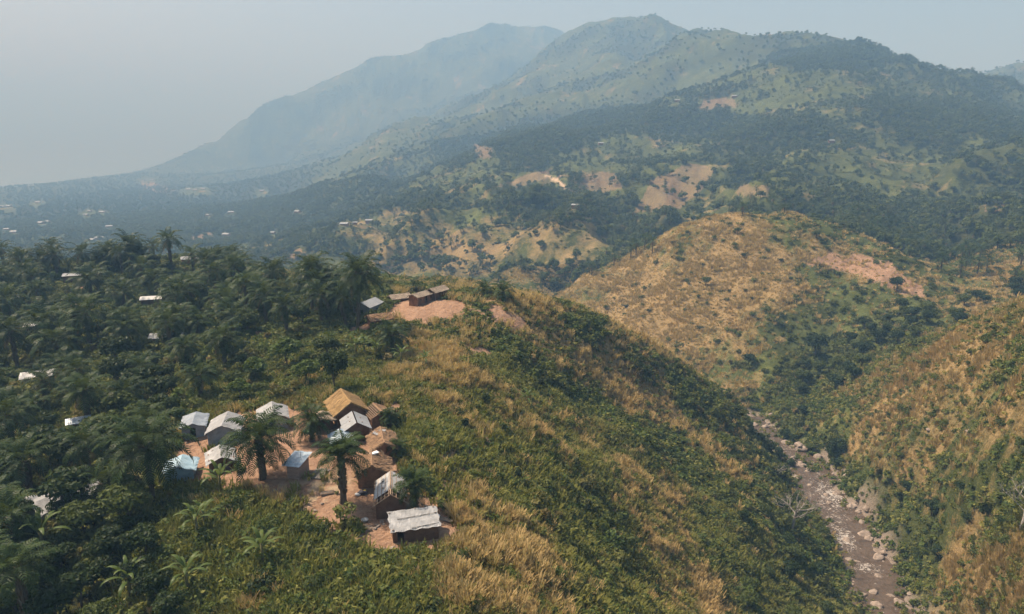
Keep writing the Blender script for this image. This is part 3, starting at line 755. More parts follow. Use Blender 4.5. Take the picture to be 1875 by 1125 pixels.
def grass_mesh(name, seed, n, h, spread, mat, width=.05, arch=.5, head=False):
    g = np.random.default_rng(seed); vs, fs = [], []
    for i in range(n):
        a, q = g.random() * 6.283, spread * math.sqrt(g.random()); x, y = q * math.cos(a), q * math.sin(a)
        hh = h * (.55 + .6 * g.random()); b = a + g.normal() * .6; ar = arch * hh * (.3 + .8 * g.random())
        sx, sy = -math.sin(b) * width, math.cos(b) * width
        m1 = (x + math.cos(b) * ar * .35, y + math.sin(b) * ar * .35, hh * .62); t = (x + math.cos(b) * ar, y + math.sin(b) * ar, hh)
        k = len(vs)
        vs += [(x - sx, y - sy, -.05), (x + sx, y + sy, -.05), (m1[0] + sx * .9, m1[1] + sy * .9, m1[2]), (m1[0] - sx * .9, m1[1] - sy * .9, m1[2]),
               (t[0] + sx * (.9 if head else .15), t[1] + sy * (.9 if head else .15), t[2]), (t[0] - sx * (.9 if head else .15), t[1] - sy * (.9 if head else .15), t[2])]
        fs += [(k, k + 1, k + 2, k + 3), (k + 3, k + 2, k + 4, k + 5)]
    return mesh_np(name, vs, np.array(fs), mat)

# ------------------------------------------------------------------ cover planted as a mass (points carry turn, size and dryness)
def proto(me):
    return bpy.data.objects.new(me.name + '_shape', me)     # never linked: only lends its mesh
def mass(name, label, cat, meshes, x, y, scl, tint, sink=0.0, tilt=.12):
    n = len(x); g = np.random.default_rng(n)
    z = height(x, y) - sink
    me = mesh_np(name, np.stack([x, y, z], 1), np.zeros((0, 4), np.int32), [m for mm in meshes for m in mm.materials])
    rot = np.stack([g.normal(size=n) * tilt, g.normal(size=n) * tilt, g.random(n) * 6.283], 1)
    s3 = np.stack([scl * (.85 + .3 * g.random(n)), scl * (.85 + .3 * g.random(n)), scl * (.8 + .4 * g.random(n))], 1)
    for nm, typ, arr, key in (('turn', 'FLOAT_VECTOR', rot, 'vector'), ('size', 'FLOAT_VECTOR', s3, 'vector'), ('pick', 'INT', g.integers(0, len(meshes), n), 'value'), ('tint', 'FLOAT', np.clip(tint, 0, 1), 'value')):
        at = me.attributes.new(nm, typ, 'POINT'); at.data.foreach_set(key, np.ascontiguousarray(arr, np.int32 if typ == 'INT' else np.float32).ravel())
    o = link(name, me); tag(o, label, cat, kind='stuff')
    ng = bpy.data.node_groups.new(name, 'GeometryNodeTree'); N = ng.nodes; L = ng.links
    ng.interface.new_socket('Geometry', in_out='INPUT', socket_type='NodeSocketGeometry'); ng.interface.new_socket('Geometry', in_out='OUTPUT', socket_type='NodeSocketGeometry')
    gi, go = N.new('NodeGroupInput'), N.new('NodeGroupOutput'); iop = N.new('GeometryNodeInstanceOnPoints'); jn = N.new('GeometryNodeJoinGeometry')
    for mm in meshes:
        oi = N.new('GeometryNodeObjectInfo'); oi.inputs['Object'].default_value = proto(mm); oi.inputs['As Instance'].default_value = False
        gt = N.new('GeometryNodeGeometryToInstance'); L.new(oi.outputs['Geometry'], gt.inputs[0]); L.new(gt.outputs[0], jn.inputs[0])
    def named(nm, t):
        q = N.new('GeometryNodeInputNamedAttribute'); q.data_type = t; q.inputs['Name'].default_value = nm; return q.outputs['Attribute']
    er = N.new('FunctionNodeEulerToRotation'); L.new(named('turn', 'FLOAT_VECTOR'), er.inputs[0])
    L.new(gi.outputs[0], iop.inputs['Points']); L.new(jn.outputs[0], iop.inputs['Instance']); iop.inputs['Pick Instance'].default_value = True
    L.new(named('pick', 'INT'), iop.inputs['Instance Index']); L.new(er.outputs[0], iop.inputs['Rotation']); L.new(named('size', 'FLOAT_VECTOR'), iop.inputs['Scale'])
    L.new(iop.outputs[0], go.inputs[0])
    md = o.modifiers.new('scatter', 'NODES'); md.node_group = ng
    return o
def sample(n, r0, r1, dens, seed, a0=-40, a1=40):
    if r1 < 500: a0, a1, n = -46, 46, int(n * 1.15)
    """n tries spread evenly over the ring r0..r1; kept by the density field and where the land can be seen"""
    g = np.random.default_rng(seed)
    r = np.sqrt(g.random(n) * (r1 * r1 - r0 * r0) + r0 * r0); a = np.radians(a0 + (a1 - a0) * g.random(n))
    x, y = r * np.sin(a), r * np.cos(a)
    seen = at_grid(SEEN.astype(float), x, y) > .3
    keep = seen & (g.random(n) < at_grid(dens, x, y)) & (height(x, y) > LAKE + 1.0)
    return x[keep], y[keep], g
# ------------------------------------------------------------------ houses of the village
def cut_wall(mb, axis, fixed, a0, a1, h, thick, openings):
    """wall along an axis ('x' or 'y') from a0 to a1 with real openings (p0, p1, z0, z1)"""
    def bx(p0, p1, z0, z1):
        if p1 - p0 < .02 or z1 - z0 < .02: return
        c, d = ((p0 + p1) / 2, (z0 + z1) / 2), (p1 - p0, z1 - z0)
        if axis == 'y': mb.box((fixed, c[0], c[1]), (thick, d[0], d[1]), 0, .012)
        else: mb.box((c[0], fixed, c[1]), (d[0], thick, d[1]), 0, .012)
    p = a0
    for q0, q1, z0, z1 in sorted(openings):
        bx(p, q0, -.6, h); bx(q0, q1, -.6, z0); bx(q0, q1, z1, h); p = q1
    bx(p, a1, -.6, h)
def roof_pt(W, h, rise, s, t, lift=0.0):
    """side s = -1/1, t = 0 at the ridge .. 1 at the wall head (beyond 1: the eave)"""
    x = s * W / 2 * t; z = h + rise * (1 - t); n = math.hypot(rise, W / 2)
    return x + s * lift * rise / n, z + lift * (W / 2) / n
def hut_shell(root, L, W, h, rise, wall, openings_left=(), openings_right=(), openings_front=()):
    mb = MB(); th = .16
    cut_wall(mb, 'y', -W / 2 + th / 2, -L / 2, L / 2, h, th, openings_left)
    cut_wall(mb, 'y', W / 2 - th / 2, -L / 2, L / 2, h, th, openings_right)
    for e in (-1, 1):
        y = e * (L / 2 - th / 2)
        cut_wall(mb, 'x', y, -W / 2 + th, W / 2 - th, h, th, openings_front if e < 0 else ())
        y0, y1 = y - th / 2 + .004, y + th / 2 - .004; w2 = W / 2 - .02
        mb.add([(-w2, y0, h - .003), (w2, y0, h - .003), (0, y0, h + rise - .03), (-w2, y1, h - .003), (w2, y1, h - .003), (0, y1, h + rise - .03)], [(0, 1, 2), (5, 4, 3), (0, 3, 4, 1), (1, 4, 5, 2), (2, 5, 3, 0)])
    mb.build('wall', wall, root)
    mf = MB(); mf.box((0, 0, -.28), (W - .4, L - .4, .5)); mf.build('floor', 'mud_dark', root)
def thatch(root, L, W, h, rise, ov, mat, seed, shaggy=1.0, sides=(-1, 1), n=230):
    g = random.Random(seed); n_ = math.hypot(rise, W / 2); te = 1 + ov / n_
    for s in sides:
        mb = MB(); NY, NT = 10, 5; vs, fs = [], []
        for layer in (0, 1):
            for i in range(NY + 1):
                for j in range(NT + 1):
                    y = -L / 2 - ov + (L + 2 * ov) * i / NY; t = te * j / NT
                    x, z = roof_pt(W, h, rise, s, t, (.15 + g.uniform(-.03, .03) + .03 * math.sin(i * 1.3 + seed)) if layer == 0 else .01)
                    vs.append((x, y, z - .05 * (1 - (2 * i / NY - 1) ** 2)))
        K = (NY + 1) * (NT + 1)
        for i in range(NY):
            for j in range(NT):
                a = i * (NT + 1) + j; q = (a, a + 1, a + NT + 2, a + NT + 1)
                fs.append(q); fs.append(tuple(K + p for p in q[::-1]))
        for i in range(NY):
            a = i * (NT + 1) + NT; fs.append((a, a + NT + 1, K + a + NT + 1, K + a))
        for j in range(NT):
            fs.append((j, j + 1, K + j + 1, K + j)); a = NY * (NT + 1) + j; fs.append((a, a + 1, K + a + 1, K + a))
        mb.add(vs, fs)
        for k in range(n):                       # bundles of straw lying down the slope
            y = g.uniform(-L / 2 - ov * 1.05, L / 2 + ov * 1.05); t0 = g.choice((0, .22, .42, .62, .82)) * te + g.uniform(-.05, .08); ln = g.uniform(.22, .38)
            t1 = min(t0 + ln, te + .07 * shaggy); w = g.uniform(.03, .09); sk = g.uniform(-.12, .12) * shaggy; l0 = .16 + g.uniform(0, .05); l1 = .19 + g.uniform(0, .07) * shaggy
            (xa, za), (xb, zb) = roof_pt(W, h, rise, s, t0, l0), roof_pt(W, h, rise, s, t1, l1)
            dz = -.05 * (1 - (2 * (y + L / 2 + ov) / (L + 2 * ov) - 1) ** 2)
            mb.add([(xa, y - w, za + dz), (xa, y + w, za + dz), (xb, y + w + sk, zb + dz), (xb, y - w + sk, zb + dz)], [(0, 1, 2, 3)])
        for k in range(int(30 * shaggy)):        # fringe over the gable
            e = g.choice((-1, 1)); t = g.uniform(0, te); x, z = roof_pt(W, h, rise, s, t, .12); y = e * (L / 2 + ov)
            mb.add([(x - .05, y - .1 * e, z), (x + .05, y - .1 * e, z + .01), (x + .03, y + e * g.uniform(.02, .22), z - g.uniform(.08, .3))], [(0, 1, 2)])
        mb.build('roof', mat, root)
    mr = MB(); g2 = random.Random(seed + 9)
    for k in range(7): mr.tube([(g2.uniform(-.10, .10), -L / 2 - ov * .9, h + rise + .16), (g2.uniform(-.10, .10), 0, h + rise + .12), (g2.uniform(-.10, .10), L / 2 + ov * .9, h + rise + .16)], [.05] * 3, 5)
    mr.build('ridge_cap', mat, root)
def lattice(root, L, W, h, rise, ov, s, y0, y1, ry=.55, bt=6, mat='pole_wood'):
    n_ = math.hypot(rise, W / 2); te = 1 + ov / n_; g = random.Random(int(L * 100) + s)
    k = max(2, int((y1 - y0) / ry)); RAF, BAT = None, None
    for i in range(k + 1):
        y = y0 + (y1 - y0) * i / k; mb = MB()
        (xa, za), (xb, zb) = roof_pt(W, h, rise, s, -.02, .05), roof_pt(W, h, rise, s, te, .05)
        mb.tube([(xa, y, za), (xb, y + g.uniform(-.05, .05), zb)], [.045, .04], 5); mb.build('rafter', mat, root)
    for j in range(bt + 1):
        t = te * (j + .3) / (bt + .6); x, z = roof_pt(W, h, rise, s, t, .12); mb = MB()
        mb.tube([(x, y0 - .1, z + g.uniform(-.02, .02)), (x, y1 + .1, z + g.uniform(-.02, .02))], [.035, .035], 5); mb.build('batten', mat, root)
def tarp(root, L, W, h, rise, ov, mat, seed, sag=.08, hang=.12, name='roof'):
    g = np.random.default_rng(seed); NY, NX = 14, 16; vs, fs = [], []
    n_ = math.hypot(rise, W / 2); te = 1 + ov / n_; ph = g.random(4) * 6
    for i in range(NY + 1):
        y = -L / 2 - ov + (L + 2 * ov) * i / NY; ey = abs(2 * i / NY - 1)
        for j in range(NX + 1):
            u = -1 + 2 * j / NX; t = abs(u) * te; s = -1 if u < 0 else 1
            x, z = roof_pt(W, h, rise, s, t, .07)
            z += -sag * math.sin(math.pi * min(t / te, 1)) * (1 - ey ** 4) * (1 + .6 * math.sin(i * .9 + ph[0])) + .02 * math.sin(i * 2.1 + j * 1.3 + ph[1]) - (hang * (.6 + .5 * math.sin(j * .9 + ph[2])) if i in (0, NY) else 0) * .4 - (hang * (.5 + .6 * math.sin(i * 1.7 + ph[3])) if j in (0, NX) else 0)
            vs.append((x + g.normal() * .012, y + g.normal() * .015 + (.05 * math.sin(j * 1.1 + ph[2]) if i in (0, NY) else 0), z))
    for i in range(NY):
        for j in range(NX):
            a = i * (NX + 1) + j; fs.append((a, a + 1, a + NX + 2, a + NX + 1))
    o = link(name, mesh_np(name, vs, fs, mat, False), root); md = o.modifiers.new('thick', 'SOLIDIFY'); md.thickness = .025; md.offset = 1
    return o
def sheets(root, L, W, h, rise, ov, mat, per, seed, y0=None, y1=None, gap=.03, name='roof_sheet'):
    g = random.Random(seed); y0 = -L / 2 - ov if y0 is None else y0; y1 = L / 2 + ov if y1 is None else y1; te = 1 + ov / math.hypot(rise, W / 2)
    for s in (-1, 1):
        for k in range(per):
            a, b = y0 + (y1 - y0) * k / per + gap, y0 + (y1 - y0) * (k + 1) / per - gap; lf = .10 + .012 * (k % 2); tt_ = te + g.uniform(-.05, .05); sk = g.uniform(-.04, .04)
            (xa, za), (xb, zb) = roof_pt(W, h, rise, s, .02, lf), roof_pt(W, h, rise, s, tt_, lf + g.uniform(-.02, .02)); m_ = MB(); n = 9; vs, fs = [], []
            for i in range(n + 1):               # folded ribs along the fall of the sheet
                y = a + (b - a) * i / n; rb = .02 * (i % 2)
                vs += [(xa, y, za + rb), (xb, y + sk, zb + rb), (xa, y, za + rb - .012), (xb, y + sk, zb + rb - .012)]
            for i in range(n):
                p = i * 4; fs += [(p, p + 4, p + 5, p + 1), (p + 3, p + 7, p + 6, p + 2), (p, p + 2, p + 6, p + 4), (p + 1, p + 5, p + 7, p + 3)]
            fs += [(0, 1, 3, 2), (n * 4, n * 4 + 2, n * 4 + 3, n * 4 + 1)]
            m_.add(vs, fs); m_.build(name, mat, root)
def place(name, label, cat, px, py, deg, L, group=None, sink=.0):
    """an Empty at the base of a building whose front gable stands at the photo point"""
    F = ground(px, py); a = math.radians(deg); ax = Vector((math.sin(a), math.cos(a), 0)); c = F + ax * (L / 2)
    zs = [float(height(c.x + dx, c.y + dy)) for dx in (-1.2, 1.2) for dy in (-1.2, 1.2)]
    o = link(name, None, None, (c.x, c.y, sum(zs) / 4 - sink), (0, 0, -a)); tag(o, label, cat, group); o.empty_display_size = .5
    return o
VG = 'huts of the village on the ridge'
# big golden thatched house
r = place('thatched_house', 'largest house with smooth golden thatch roof behind the white roofed hut', 'house', 644, 779, -27, 5.2, VG)
hut_shell(r, 5.2, 4.0, 2.0, 1.35, 'mud', [(-1.6, -1.2, .7, 1.5), (-.6, .2, 0, 1.75), (1.1, 1.5, .8, 1.5)]); thatch(r, 5.2, 4.0, 2.0, 1.35, .45, 'thatch_gold', 1, .8, n=420)
# white metal roof
r = place('metal_roof_hut', 'mud hut with clean bright white gabled sheet roof in front of the golden thatch', 'hut', 655, 808, -20, 3.6, VG)
hut_shell(r, 3.6, 3.1, 1.7, .95, 'mud_dark', [(-.5, .3, 0, 1.5)]); sheets(r, 3.6, 3.1, 1.7, .95, .35, 'white_metal', 2, 2, gap=.004)
for q in range(4): MB().box((.75 * (-1) ** q, -1.3 + q * .8, 2.36), (.18, .14, .11), q, .03).build('roof_stone', 'rock', r)
# small hut with open roof frame
r = place('frame_roof_hut', 'small mud hut with bare pole lattice on one roof slope', 'hut', 699, 785, -30, 3.0, VG)
hut_shell(r, 3.0, 2.7, 1.75, .7, 'mud', [(-.3, .35, 0, 1.6)]); lattice(r, 3.0, 2.7, 1.75, .7, .3, -1, -1.7, 1.7, .42, 6); thatch(r, 3.0, 2.7, 1.75, .7, .3, 'thatch_brown', 3, 1.2, (1,), 160)
# collapsed-looking brown thatch
r = place('thatched_hut', 'ragged brown thatched hut with reddish gable beside the young palm', 'hut', 705, 842, -16, 4.4, VG)
hut_shell(r, 4.4, 2.7, 1.45, .85, 'mud', [(-.8, -.1, 0, 1.3)]); thatch(r, 4.4, 2.7, 1.45, .85, .4, 'thatch_brown', 4, 1.9, n=300)
for k, (dx, dy, dz, ang) in enumerate(((-.5, .9, 2.35, .6), (.15, 1.5, 2.5, -.4), (-.7, 1.7, 2.2, 1.2))):
    mb = MB(); mb.box((dx, dy, dz - .12), (.85, .55, .05), ang, .04); mb.build('roof_patch', 'tarp_white', r)
r = place('thatched_hut', 'shaggy thatched hut with dark gable between big palm and the grey sheet roof', 'hut', 683, 893, -12, 3.5, VG)
hut_shell(r, 3.5, 3.3, 1.75, 1.0, 'mud', [(-.6, .2, 0, 1.5)]); thatch(r, 3.5, 3.3, 1.75, 1.0, .45, 'thatch_brown', 5, 2.2, n=300)
for k in range(9):
    mb = MB(); y = 1.0 + k * .11; mb.tube([(1.35 - .02 * k, y, 2.2), (1.5 - .05 * k, y + .1, 2.9)], [.03, .02], 4); mb.build('stick', 'pole_wood', r)
mb = MB(); mb.box((.35, 1.3, 2.82), (.9, .7, .10), .4, .07); mb.build('roof_patch', 'white_cloth', r)
# sheet roof over pole frame
r = place('sheet_roof_hut', 'mud hut with four grey sheets over an exposed pole roof frame', 'hut', 717, 951, -9, 5.0, VG)
hut_shell(r, 5.0, 3.2, 1.7, 1.05, 'mud_dark', [(-.4, .4, 0, 1.5)])
for s in (-1, 1): lattice(r, 5.0, 3.2, 1.7, 1.05, .35, s, -2.75, 2.7, .62, 4)
sheets(r, 5.0, 3.2, 1.7, 1.05, .12, 'sheet_metal', 2, 6, -1.55, 2.75, .03)
for q in range(5): MB().box((.9 * (-1) ** q, -1.2 + q * .8, 2.42), (.2, .16, .13), q, .03).build('roof_stone', 'rock', r)
mb = MB(); mb.tube([(0, -2.8, 2.87), (0, 2.8, 2.87)], [.06, .06], 6); mb.build('ridge_pole', 'pole_wood', r)
mb = MB(); mb.tube([(2.15, -2.6, 1.35), (2.0, 2.6, 1.7)], [.05, .05], 5); mb.build('eave_pole', 'pole_wood', r)
# low hut with white sheeting, nearest the camera
def lean_to(r, L, D, h0, h1, wall, ops=()):
    """long side along x, front at y=-D/2 (height h0), back at h1"""
    mb = MB(); th = .16
    cut_wall(mb, 'x', -D / 2 + th / 2, -L / 2, L / 2, h0, th, ops); cut_wall(mb, 'x', D / 2 - th / 2, -L / 2, L / 2, h1, th, ())
    for e in (-1, 1):
        x0, x1 = e * (L / 2 - th), e * L / 2; y0, y1 = -D / 2 + th, D / 2 - th
        mb.add([(x0, y0, -.6), (x1, y0, -.6), (x1, y1, -.6), (x0, y1, -.6), (x0, y0, h0), (x1, y0, h0), (x1, y1, h1), (x0, y1, h1)],
               [(0, 3, 2, 1), (4, 5, 6, 7), (0, 1, 5, 4), (1, 2, 6, 5), (2, 3, 7, 6), (3, 0, 4, 7)])
    mb.build('wall', wall, r)
F = ground(762, 992); a = math.radians(15)
r = link('low_hut', None, None, (F.x + -math.sin(a) * 1.3, F.y + math.cos(a) * 1.3, F.z), (0, 0, a)); tag(r, 'low mud hut under white plastic sheeting, nearest hut to the bottom edge', 'hut', VG)
lean_to(r, 4.7, 2.7, 1.45, 1.95, 'mud_dark', [(-1.9, -1.2, 0, 1.3)])
g = np.random.default_rng(77); vs, fs = [], []; NXX, NYY = 26, 9
for i in range(NXX + 1):
    for j in range(NYY + 1):
        x = -2.6 + 5.2 * i / NXX; t = j / NYY; y = -1.5 + 3.1 * t
        vs.append((x + (.08 * math.sin(j * 1.9) if i in (0, NXX) else 0), y + (.03 * math.sin(i * .9) if j in (0, NYY) else 0), 1.44 + .60 * t + .07 + .03 * math.sin(i * .8 + j) - .05 * math.sin(math.pi * t) + g.normal() * .008 - (.05 + .04 * math.sin(i * 1.1) if j == 0 else 0)))
for i in range(NXX):
    for j in range(NYY):
        p = i * (NYY + 1) + j; fs.append((p, p + NYY + 1, p + NYY + 2, p + 1))
o = link('roof', mesh_np('roof', vs, fs, 'tarp_white'), r); md = o.modifiers.new('thick', 'SOLIDIFY'); md.thickness = .02; md.offset = 1
for x0, x1, y in ((-1.7, 2.3, .35), (-.4, 2.45, -1.2)):
    mb = MB(); z0 = 1.44 + .6 * (y + 1.5) / 3.1 + .12; mb.tube([(x0, y - .12, z0 - .02), (x1, y + .12, z0 + .03)], [.035, .03], 5); mb.build('roof_pole', 'grey_wood', r)
for x, y in ((-2.3, -1.25), (2.35, .5), (-2.4, 1.3), (2.2, 1.45), (.3, 1.5)):
    mb = MB(); mb.box((x, y, 1.44 + .6 * (y + 1.5) / 3.1 + .13), (.16, .13, .12), x, .03); mb.build('roof_stone', 'rock', r)
# plank kiosk with blue-white sheet roof
r = place('plank_kiosk', 'small wooden plank kiosk with pale blue sheet roof', 'kiosk', 546, 878, -14, 2.5, VG)
r.rotation_euler.z = math.radians(-12)
for k in range(8):
    z = .12 + k * .215; w = 1.5; L_ = 2.5
    for nm, c, d in (('plank', (0, -L_ / 2, z), (w, .035, .19)), ('plank', (w / 2, 0, z), (.035, L_ - .05, .19)), ('plank', (-w / 2, 0, z), (.035, L_ - .05, .19)), ('plank', (0, L_ / 2, z), (w, .035, .19))):
        mb = MB(); mb.box(c, d, 0, .012); mb.build(nm, 'plank_wood', r)
for sx in (-1, 1):
    for sy in (-1, 1):
        mb = MB(); mb.box((sx * .68, sy * 1.17, .85), (.09, .09, 1.9)); mb.build('post', 'grey_wood', r)
for k in range(4):
    x0 = -1.15 + k * .58; mb = MB(); z = .008 * (k % 2)
    mb.slab([(x0, -1.75, 1.86 + z), (x0 + .56, -1.75, 1.86 + z), (x0 + .56, 1.5 + .1 * (k % 2), 2.28 + z), (x0, 1.5 + .1 * (k % 2), 2.28 + z)], .02); mb.build('roof_sheet', 'sheet_blue', r)
mb = MB(); mb.tube([(.35, .2, 2.0), (.36, .2, 2.85)], [.03, .025], 6); mb.build('roof_post', 'grey_wood', r)
F = ground(582, 872)
r = link('timber_deck', None, None, (F.x, F.y + .4, F.z + .08), (0, 0, math.radians(-12))); tag(r, 'weathered grey timber deck frame on the ground right of the plank kiosk', 'deck')
for k in range(7):
    mb = MB(); mb.box((-.75 + k * .25, 0, .05 + .02 * (k % 3)), (.16, 2.6 - .2 * (k % 2), .05), .03 * (k % 3 - 1), .01); mb.build('plank', 'grey_wood', r)
for yy in (-1.1, .2, 1.1):
    mb = MB(); mb.box((0, yy, -.06), (1.9, .12, .12)); mb.build('bearer', 'grey_wood', r)
# tarpaulin houses on the left of the yard
for nm, lab, px, py, deg, L, W, h, rise, wall, roof, sd in (
    ('tarpaulin_house', 'grey tarpaulin house at the forest edge, beside the white tarpaulin house', 355, 803, -17, 4.0, 2.9, 1.8, .45, 'tarp_grey', 'tarp_grey', 11),
    ('tarpaulin_house', 'house with white peaked tarpaulin roof and grey walls beside the grey one', 410, 815, -12, 4.6, 3.9, 1.9, .95, 'tarp_grey', 'tarp_white', 12),
    ('tarpaulin_house', 'white roofed tarpaulin house behind the spreading palm, above the plank kiosk', 502, 790, -20, 4.0, 3.6, 1.9, .8, 'mud_grey', 'tarp_white', 13),
    ('tarpaulin_house', 'pale blue tarpaulin house in palm shade', 330, 884, -16, 3.0, 3.2, 1.55, .6, 'tarp_blue', 'tarp_blue', 14),
    ('tarpaulin_house', 'torn white tarpaulin shelter half hidden by palm fronds between blue house and kiosk', 408, 864, -25, 3.4, 3.0, 1.4, .7, 'mud_dark', 'tarp_white', 15),
    ('tarpaulin_house', 'large whitish tarpaulin house with grey wall near the bottom left corner', 64, 966, 25, 3.6, 3.7, 2.1, .6, 'mud_grey', 'tarp_white', 16),
    ('tarpaulin_house', 'whitish tarpaulin hut under palm fronds at the left edge', 18, 968, 20, 3.0, 2.6, 1.8, .5, 'mud_dark', 'tarp_white', 17),
    ('tarpaulin_house', 'small torn tarpaulin hut in the trees behind the bottom left house', 155, 925, 10, 2.4, 2.4, 1.5, .4, 'tarp_grey', 'tarp_white', 18),
    ('tarpaulin_house', 'low house with a blue grey roof patch behind the large central palm', 628, 824, -20, 2.6, 2.6, 1.2, .5, 'mud_dark', 'sheet_blue', 19),
    ('tarpaulin_house', 'small dark walled hut behind the palm left of the golden thatch', 593, 790, -20, 2.4, 2.6, 1.4, .3, 'mud_dark', 'thatch_grey', 20),
    ('white_house', 'white house with white roof beneath the tallest palm', 663, 581, 20, 5.5, 4.2, 2.3, .9, 'tarp_white', 'white_metal', 21),
    ('forest_hut', 'tan roofed hut in the grove near the left edge', 136, 577, 60, 4.2, 3.4, 1.8, .7, 'mud_dark', 'thatch_grey', 22),
    ('forest_hut', 'pale metal roofed shelter by the bare earth at the left edge', 52, 610, 70, 4.2, 3.4, 2.0, .5, 'mud_dark', 'sheet_metal', 23),
    ('forest_hut', 'grey roofed hut in the middle of the grove', 262, 561, 75, 4.6, 3.2, 1.8, .5, 'mud_dark', 'sheet_metal', 24),
    ('forest_hut', 'long white roof glimpsed under dark palms in the grove', 280, 634, 78, 6.0, 3.2, 1.8, .6, 'mud_dark', 'white_metal', 25),
    ('forest_hut', 'white roofed hut on the open crest of the grove', 333, 486, 60, 5.0, 4.0, 2.2, .6, 'mud', 'white_metal', 26),
    ('forest_hut', 'white roof among palms at the far left of the crest', 120, 518, 70, 5.0, 4.0, 2.0, .5, 'mud_dark', 'white_metal', 27),
    ('forest_hut', 'pale roofed hut deep in shade at the left edge, below the bare earth', 45, 708, 65, 4.5, 3.4, 1.8, .5, 'mud_dark', 'tarp_white', 28),
    ('forest_hut', 'grey sheeted hut among dark trees above the large left palm', 128, 790, 60, 2.6, 2.2, 1.4, .4, 'mud_dark', 'sheet_blue', 29)):
    r = place(nm, lab, 'house' if 'house' in nm else 'hut', px, py, deg, L, VG)
    hut_shell(r, L, W, h, rise, wall, openings_front=[(-.4, .35, 0, min(1.6, h - .15))] if sd not in (12, 14, 16) else ())
    if roof in ('white_metal', 'sheet_metal', 'sheet_blue'): sheets(r, L, W, h, rise, .35, roof, 3, sd, gap=.004)
    elif roof.startswith('thatch'): thatch(r, L, W, h, rise, .35, roof, sd, 1.4, n=150)
    else: tarp(r, L, W, h, rise, .35, roof, sd, sag=.10 + .06 * (sd in (15, 17, 18)))
# houses round the far yard
r = place('thatched_hut', 'low brown thatched hut beside the white house and tallest palm', 'hut', 677, 597, 62, 4.2, VG)
hut_shell(r, 4.2, 3.4, 1.4, .7, 'mud', (), [(-.5, .3, 0, 1.2)]); thatch(r, 4.2, 3.4, 1.4, .7, .5, 'thatch_brown', 31, 2.0, n=260)
r = place('mud_brick_house', 'long mud brick house with pale roof standing on the bare yard', 'house', 757, 561, 34, 6.0, VG)
hut_shell(r, 6.0, 2.6, 2.0, .5, 'mud', openings_right=[(-2.2, -1.6, .9, 1.5), (-.3, .5, 0, 1.8), (1.6, 2.2, .9, 1.5)]); thatch(r, 6.0, 2.6, 2.0, .5, .35, 'thatch_grey', 32, .9, n=240)
r = place('mud_brick_house', 'mud brick house joined behind the long house on the bare yard', 'house', 789, 550, 34, 4.4, VG)
hut_shell(r, 4.4, 2.9, 2.1, .6, 'mud_dark', openings_right=[(-.4, .4, 0, 1.8)]); thatch(r, 4.4, 2.9, 2.1, .6, .4, 'thatch_grey', 33, .9, n=200)
r = place('thatched_shed', 'low grey thatched shed in the weeds behind the bare yard', 'shed', 716, 554, 60, 4.4, VG)
hut_shell(r, 4.4, 2.8, .9, .6, 'mud_dark'); thatch(r, 4.4, 2.8, .9, .6, .4, 'thatch_grey', 34, 1.6, n=160)
# far roofs on the plain and the slopes
for k, (px, py, s) in enumerate(FARH):
    F = ground(px, py); L_ = min(13.0, s * 1.35 * F.length / 1300); W_ = L_ * .72; g = random.Random(k); onp = px < 600
    r = link('distant_house', None, None, (F.x, F.y, F.z), (0, 0, g.uniform(1.0, 2.1)))
    tag(r, 'small distant house with bright roof among the trees of the plain' if onp else {631: 'white roofed house at the edge of the brown foothill, left of two', 650: 'tiny house between two white roofs on the foothill', 676: 'white roofed house on the foothill, right of two', 1054: 'white roofed house alone above the palm belt', 1100: 'tiny house high on the mountain, left of the bare fields', 1522: 'tiny house at the wooded mountain side, right of the bare fields', 1345: 'tiny house by the small field high on the mountain', 1240: 'tiny house high on the slope below the main peak'}[px],
        'house', 'houses on the plain' if onp else 'houses on the slopes')
    h_, ri = 2.6, W_ * .18; mb = MB()
    mb.box((0, 0, h_ / 2 - .5), (W_, L_, h_ + 1)); mb.add([(-W_ / 2, -L_ / 2, h_), (W_ / 2, -L_ / 2, h_), (0, -L_ / 2, h_ + ri), (-W_ / 2, L_ / 2, h_), (W_ / 2, L_ / 2, h_), (0, L_ / 2, h_ + ri)], [(0, 1, 2), (5, 4, 3), (0, 3, 4, 1), (1, 4, 5, 2), (2, 5, 3, 0)])
    mb.build('wall', 'mud', r); mb = MB(); o_ = .5
    for sd in (-1, 1): mb.slab([(0, -L_ / 2 - o_, h_ + ri + .1), (sd * (W_ / 2 + o_), -L_ / 2 - o_, h_ - .1), (sd * (W_ / 2 + o_), L_ / 2 + o_, h_ - .1), (0, L_ / 2 + o_, h_ + ri + .1)], .06)
    mb.build('roof', 'white_metal', r)
# household things in the yard
def basin(px, py, mat, label, s=1.0):
    F = ground(px, py); mb = MB(); n = 14; prof = [(.02, .0), (.26, .0), (.36, .2), (.40, .2), (.40, .23), (.34, .22), (.24, .03), (.02, .03)]; vs, fs = [], []
    for q, z in prof: vs += [(q * math.cos(6.2832 * k / n) * s, q * math.sin(6.2832 * k / n) * s, z * s) for k in range(n)]
    for i in range(len(prof) - 1):
        for k in range(n): fs.append((i * n + k, i * n + (k + 1) % n, (i + 1) * n + (k + 1) % n, (i + 1) * n + k))
    mb.add(vs, fs); o = mb.build('wash_basin', mat, None, True); o.location = F; tag(o, label, 'basin'); return o
def bundle(px, py, mat, label, s=1.0, seed=0):
    F = ground(px, py); v, f = rock_shape(seed, 2, .3); v = v * np.array([.42, .3, .2]) * s
    o = link('laundry', mesh_np('laundry', v, f, mat, True), None, (F.x, F.y, F.z + .1 * s)); tag(o, label, 'laundry'); return o
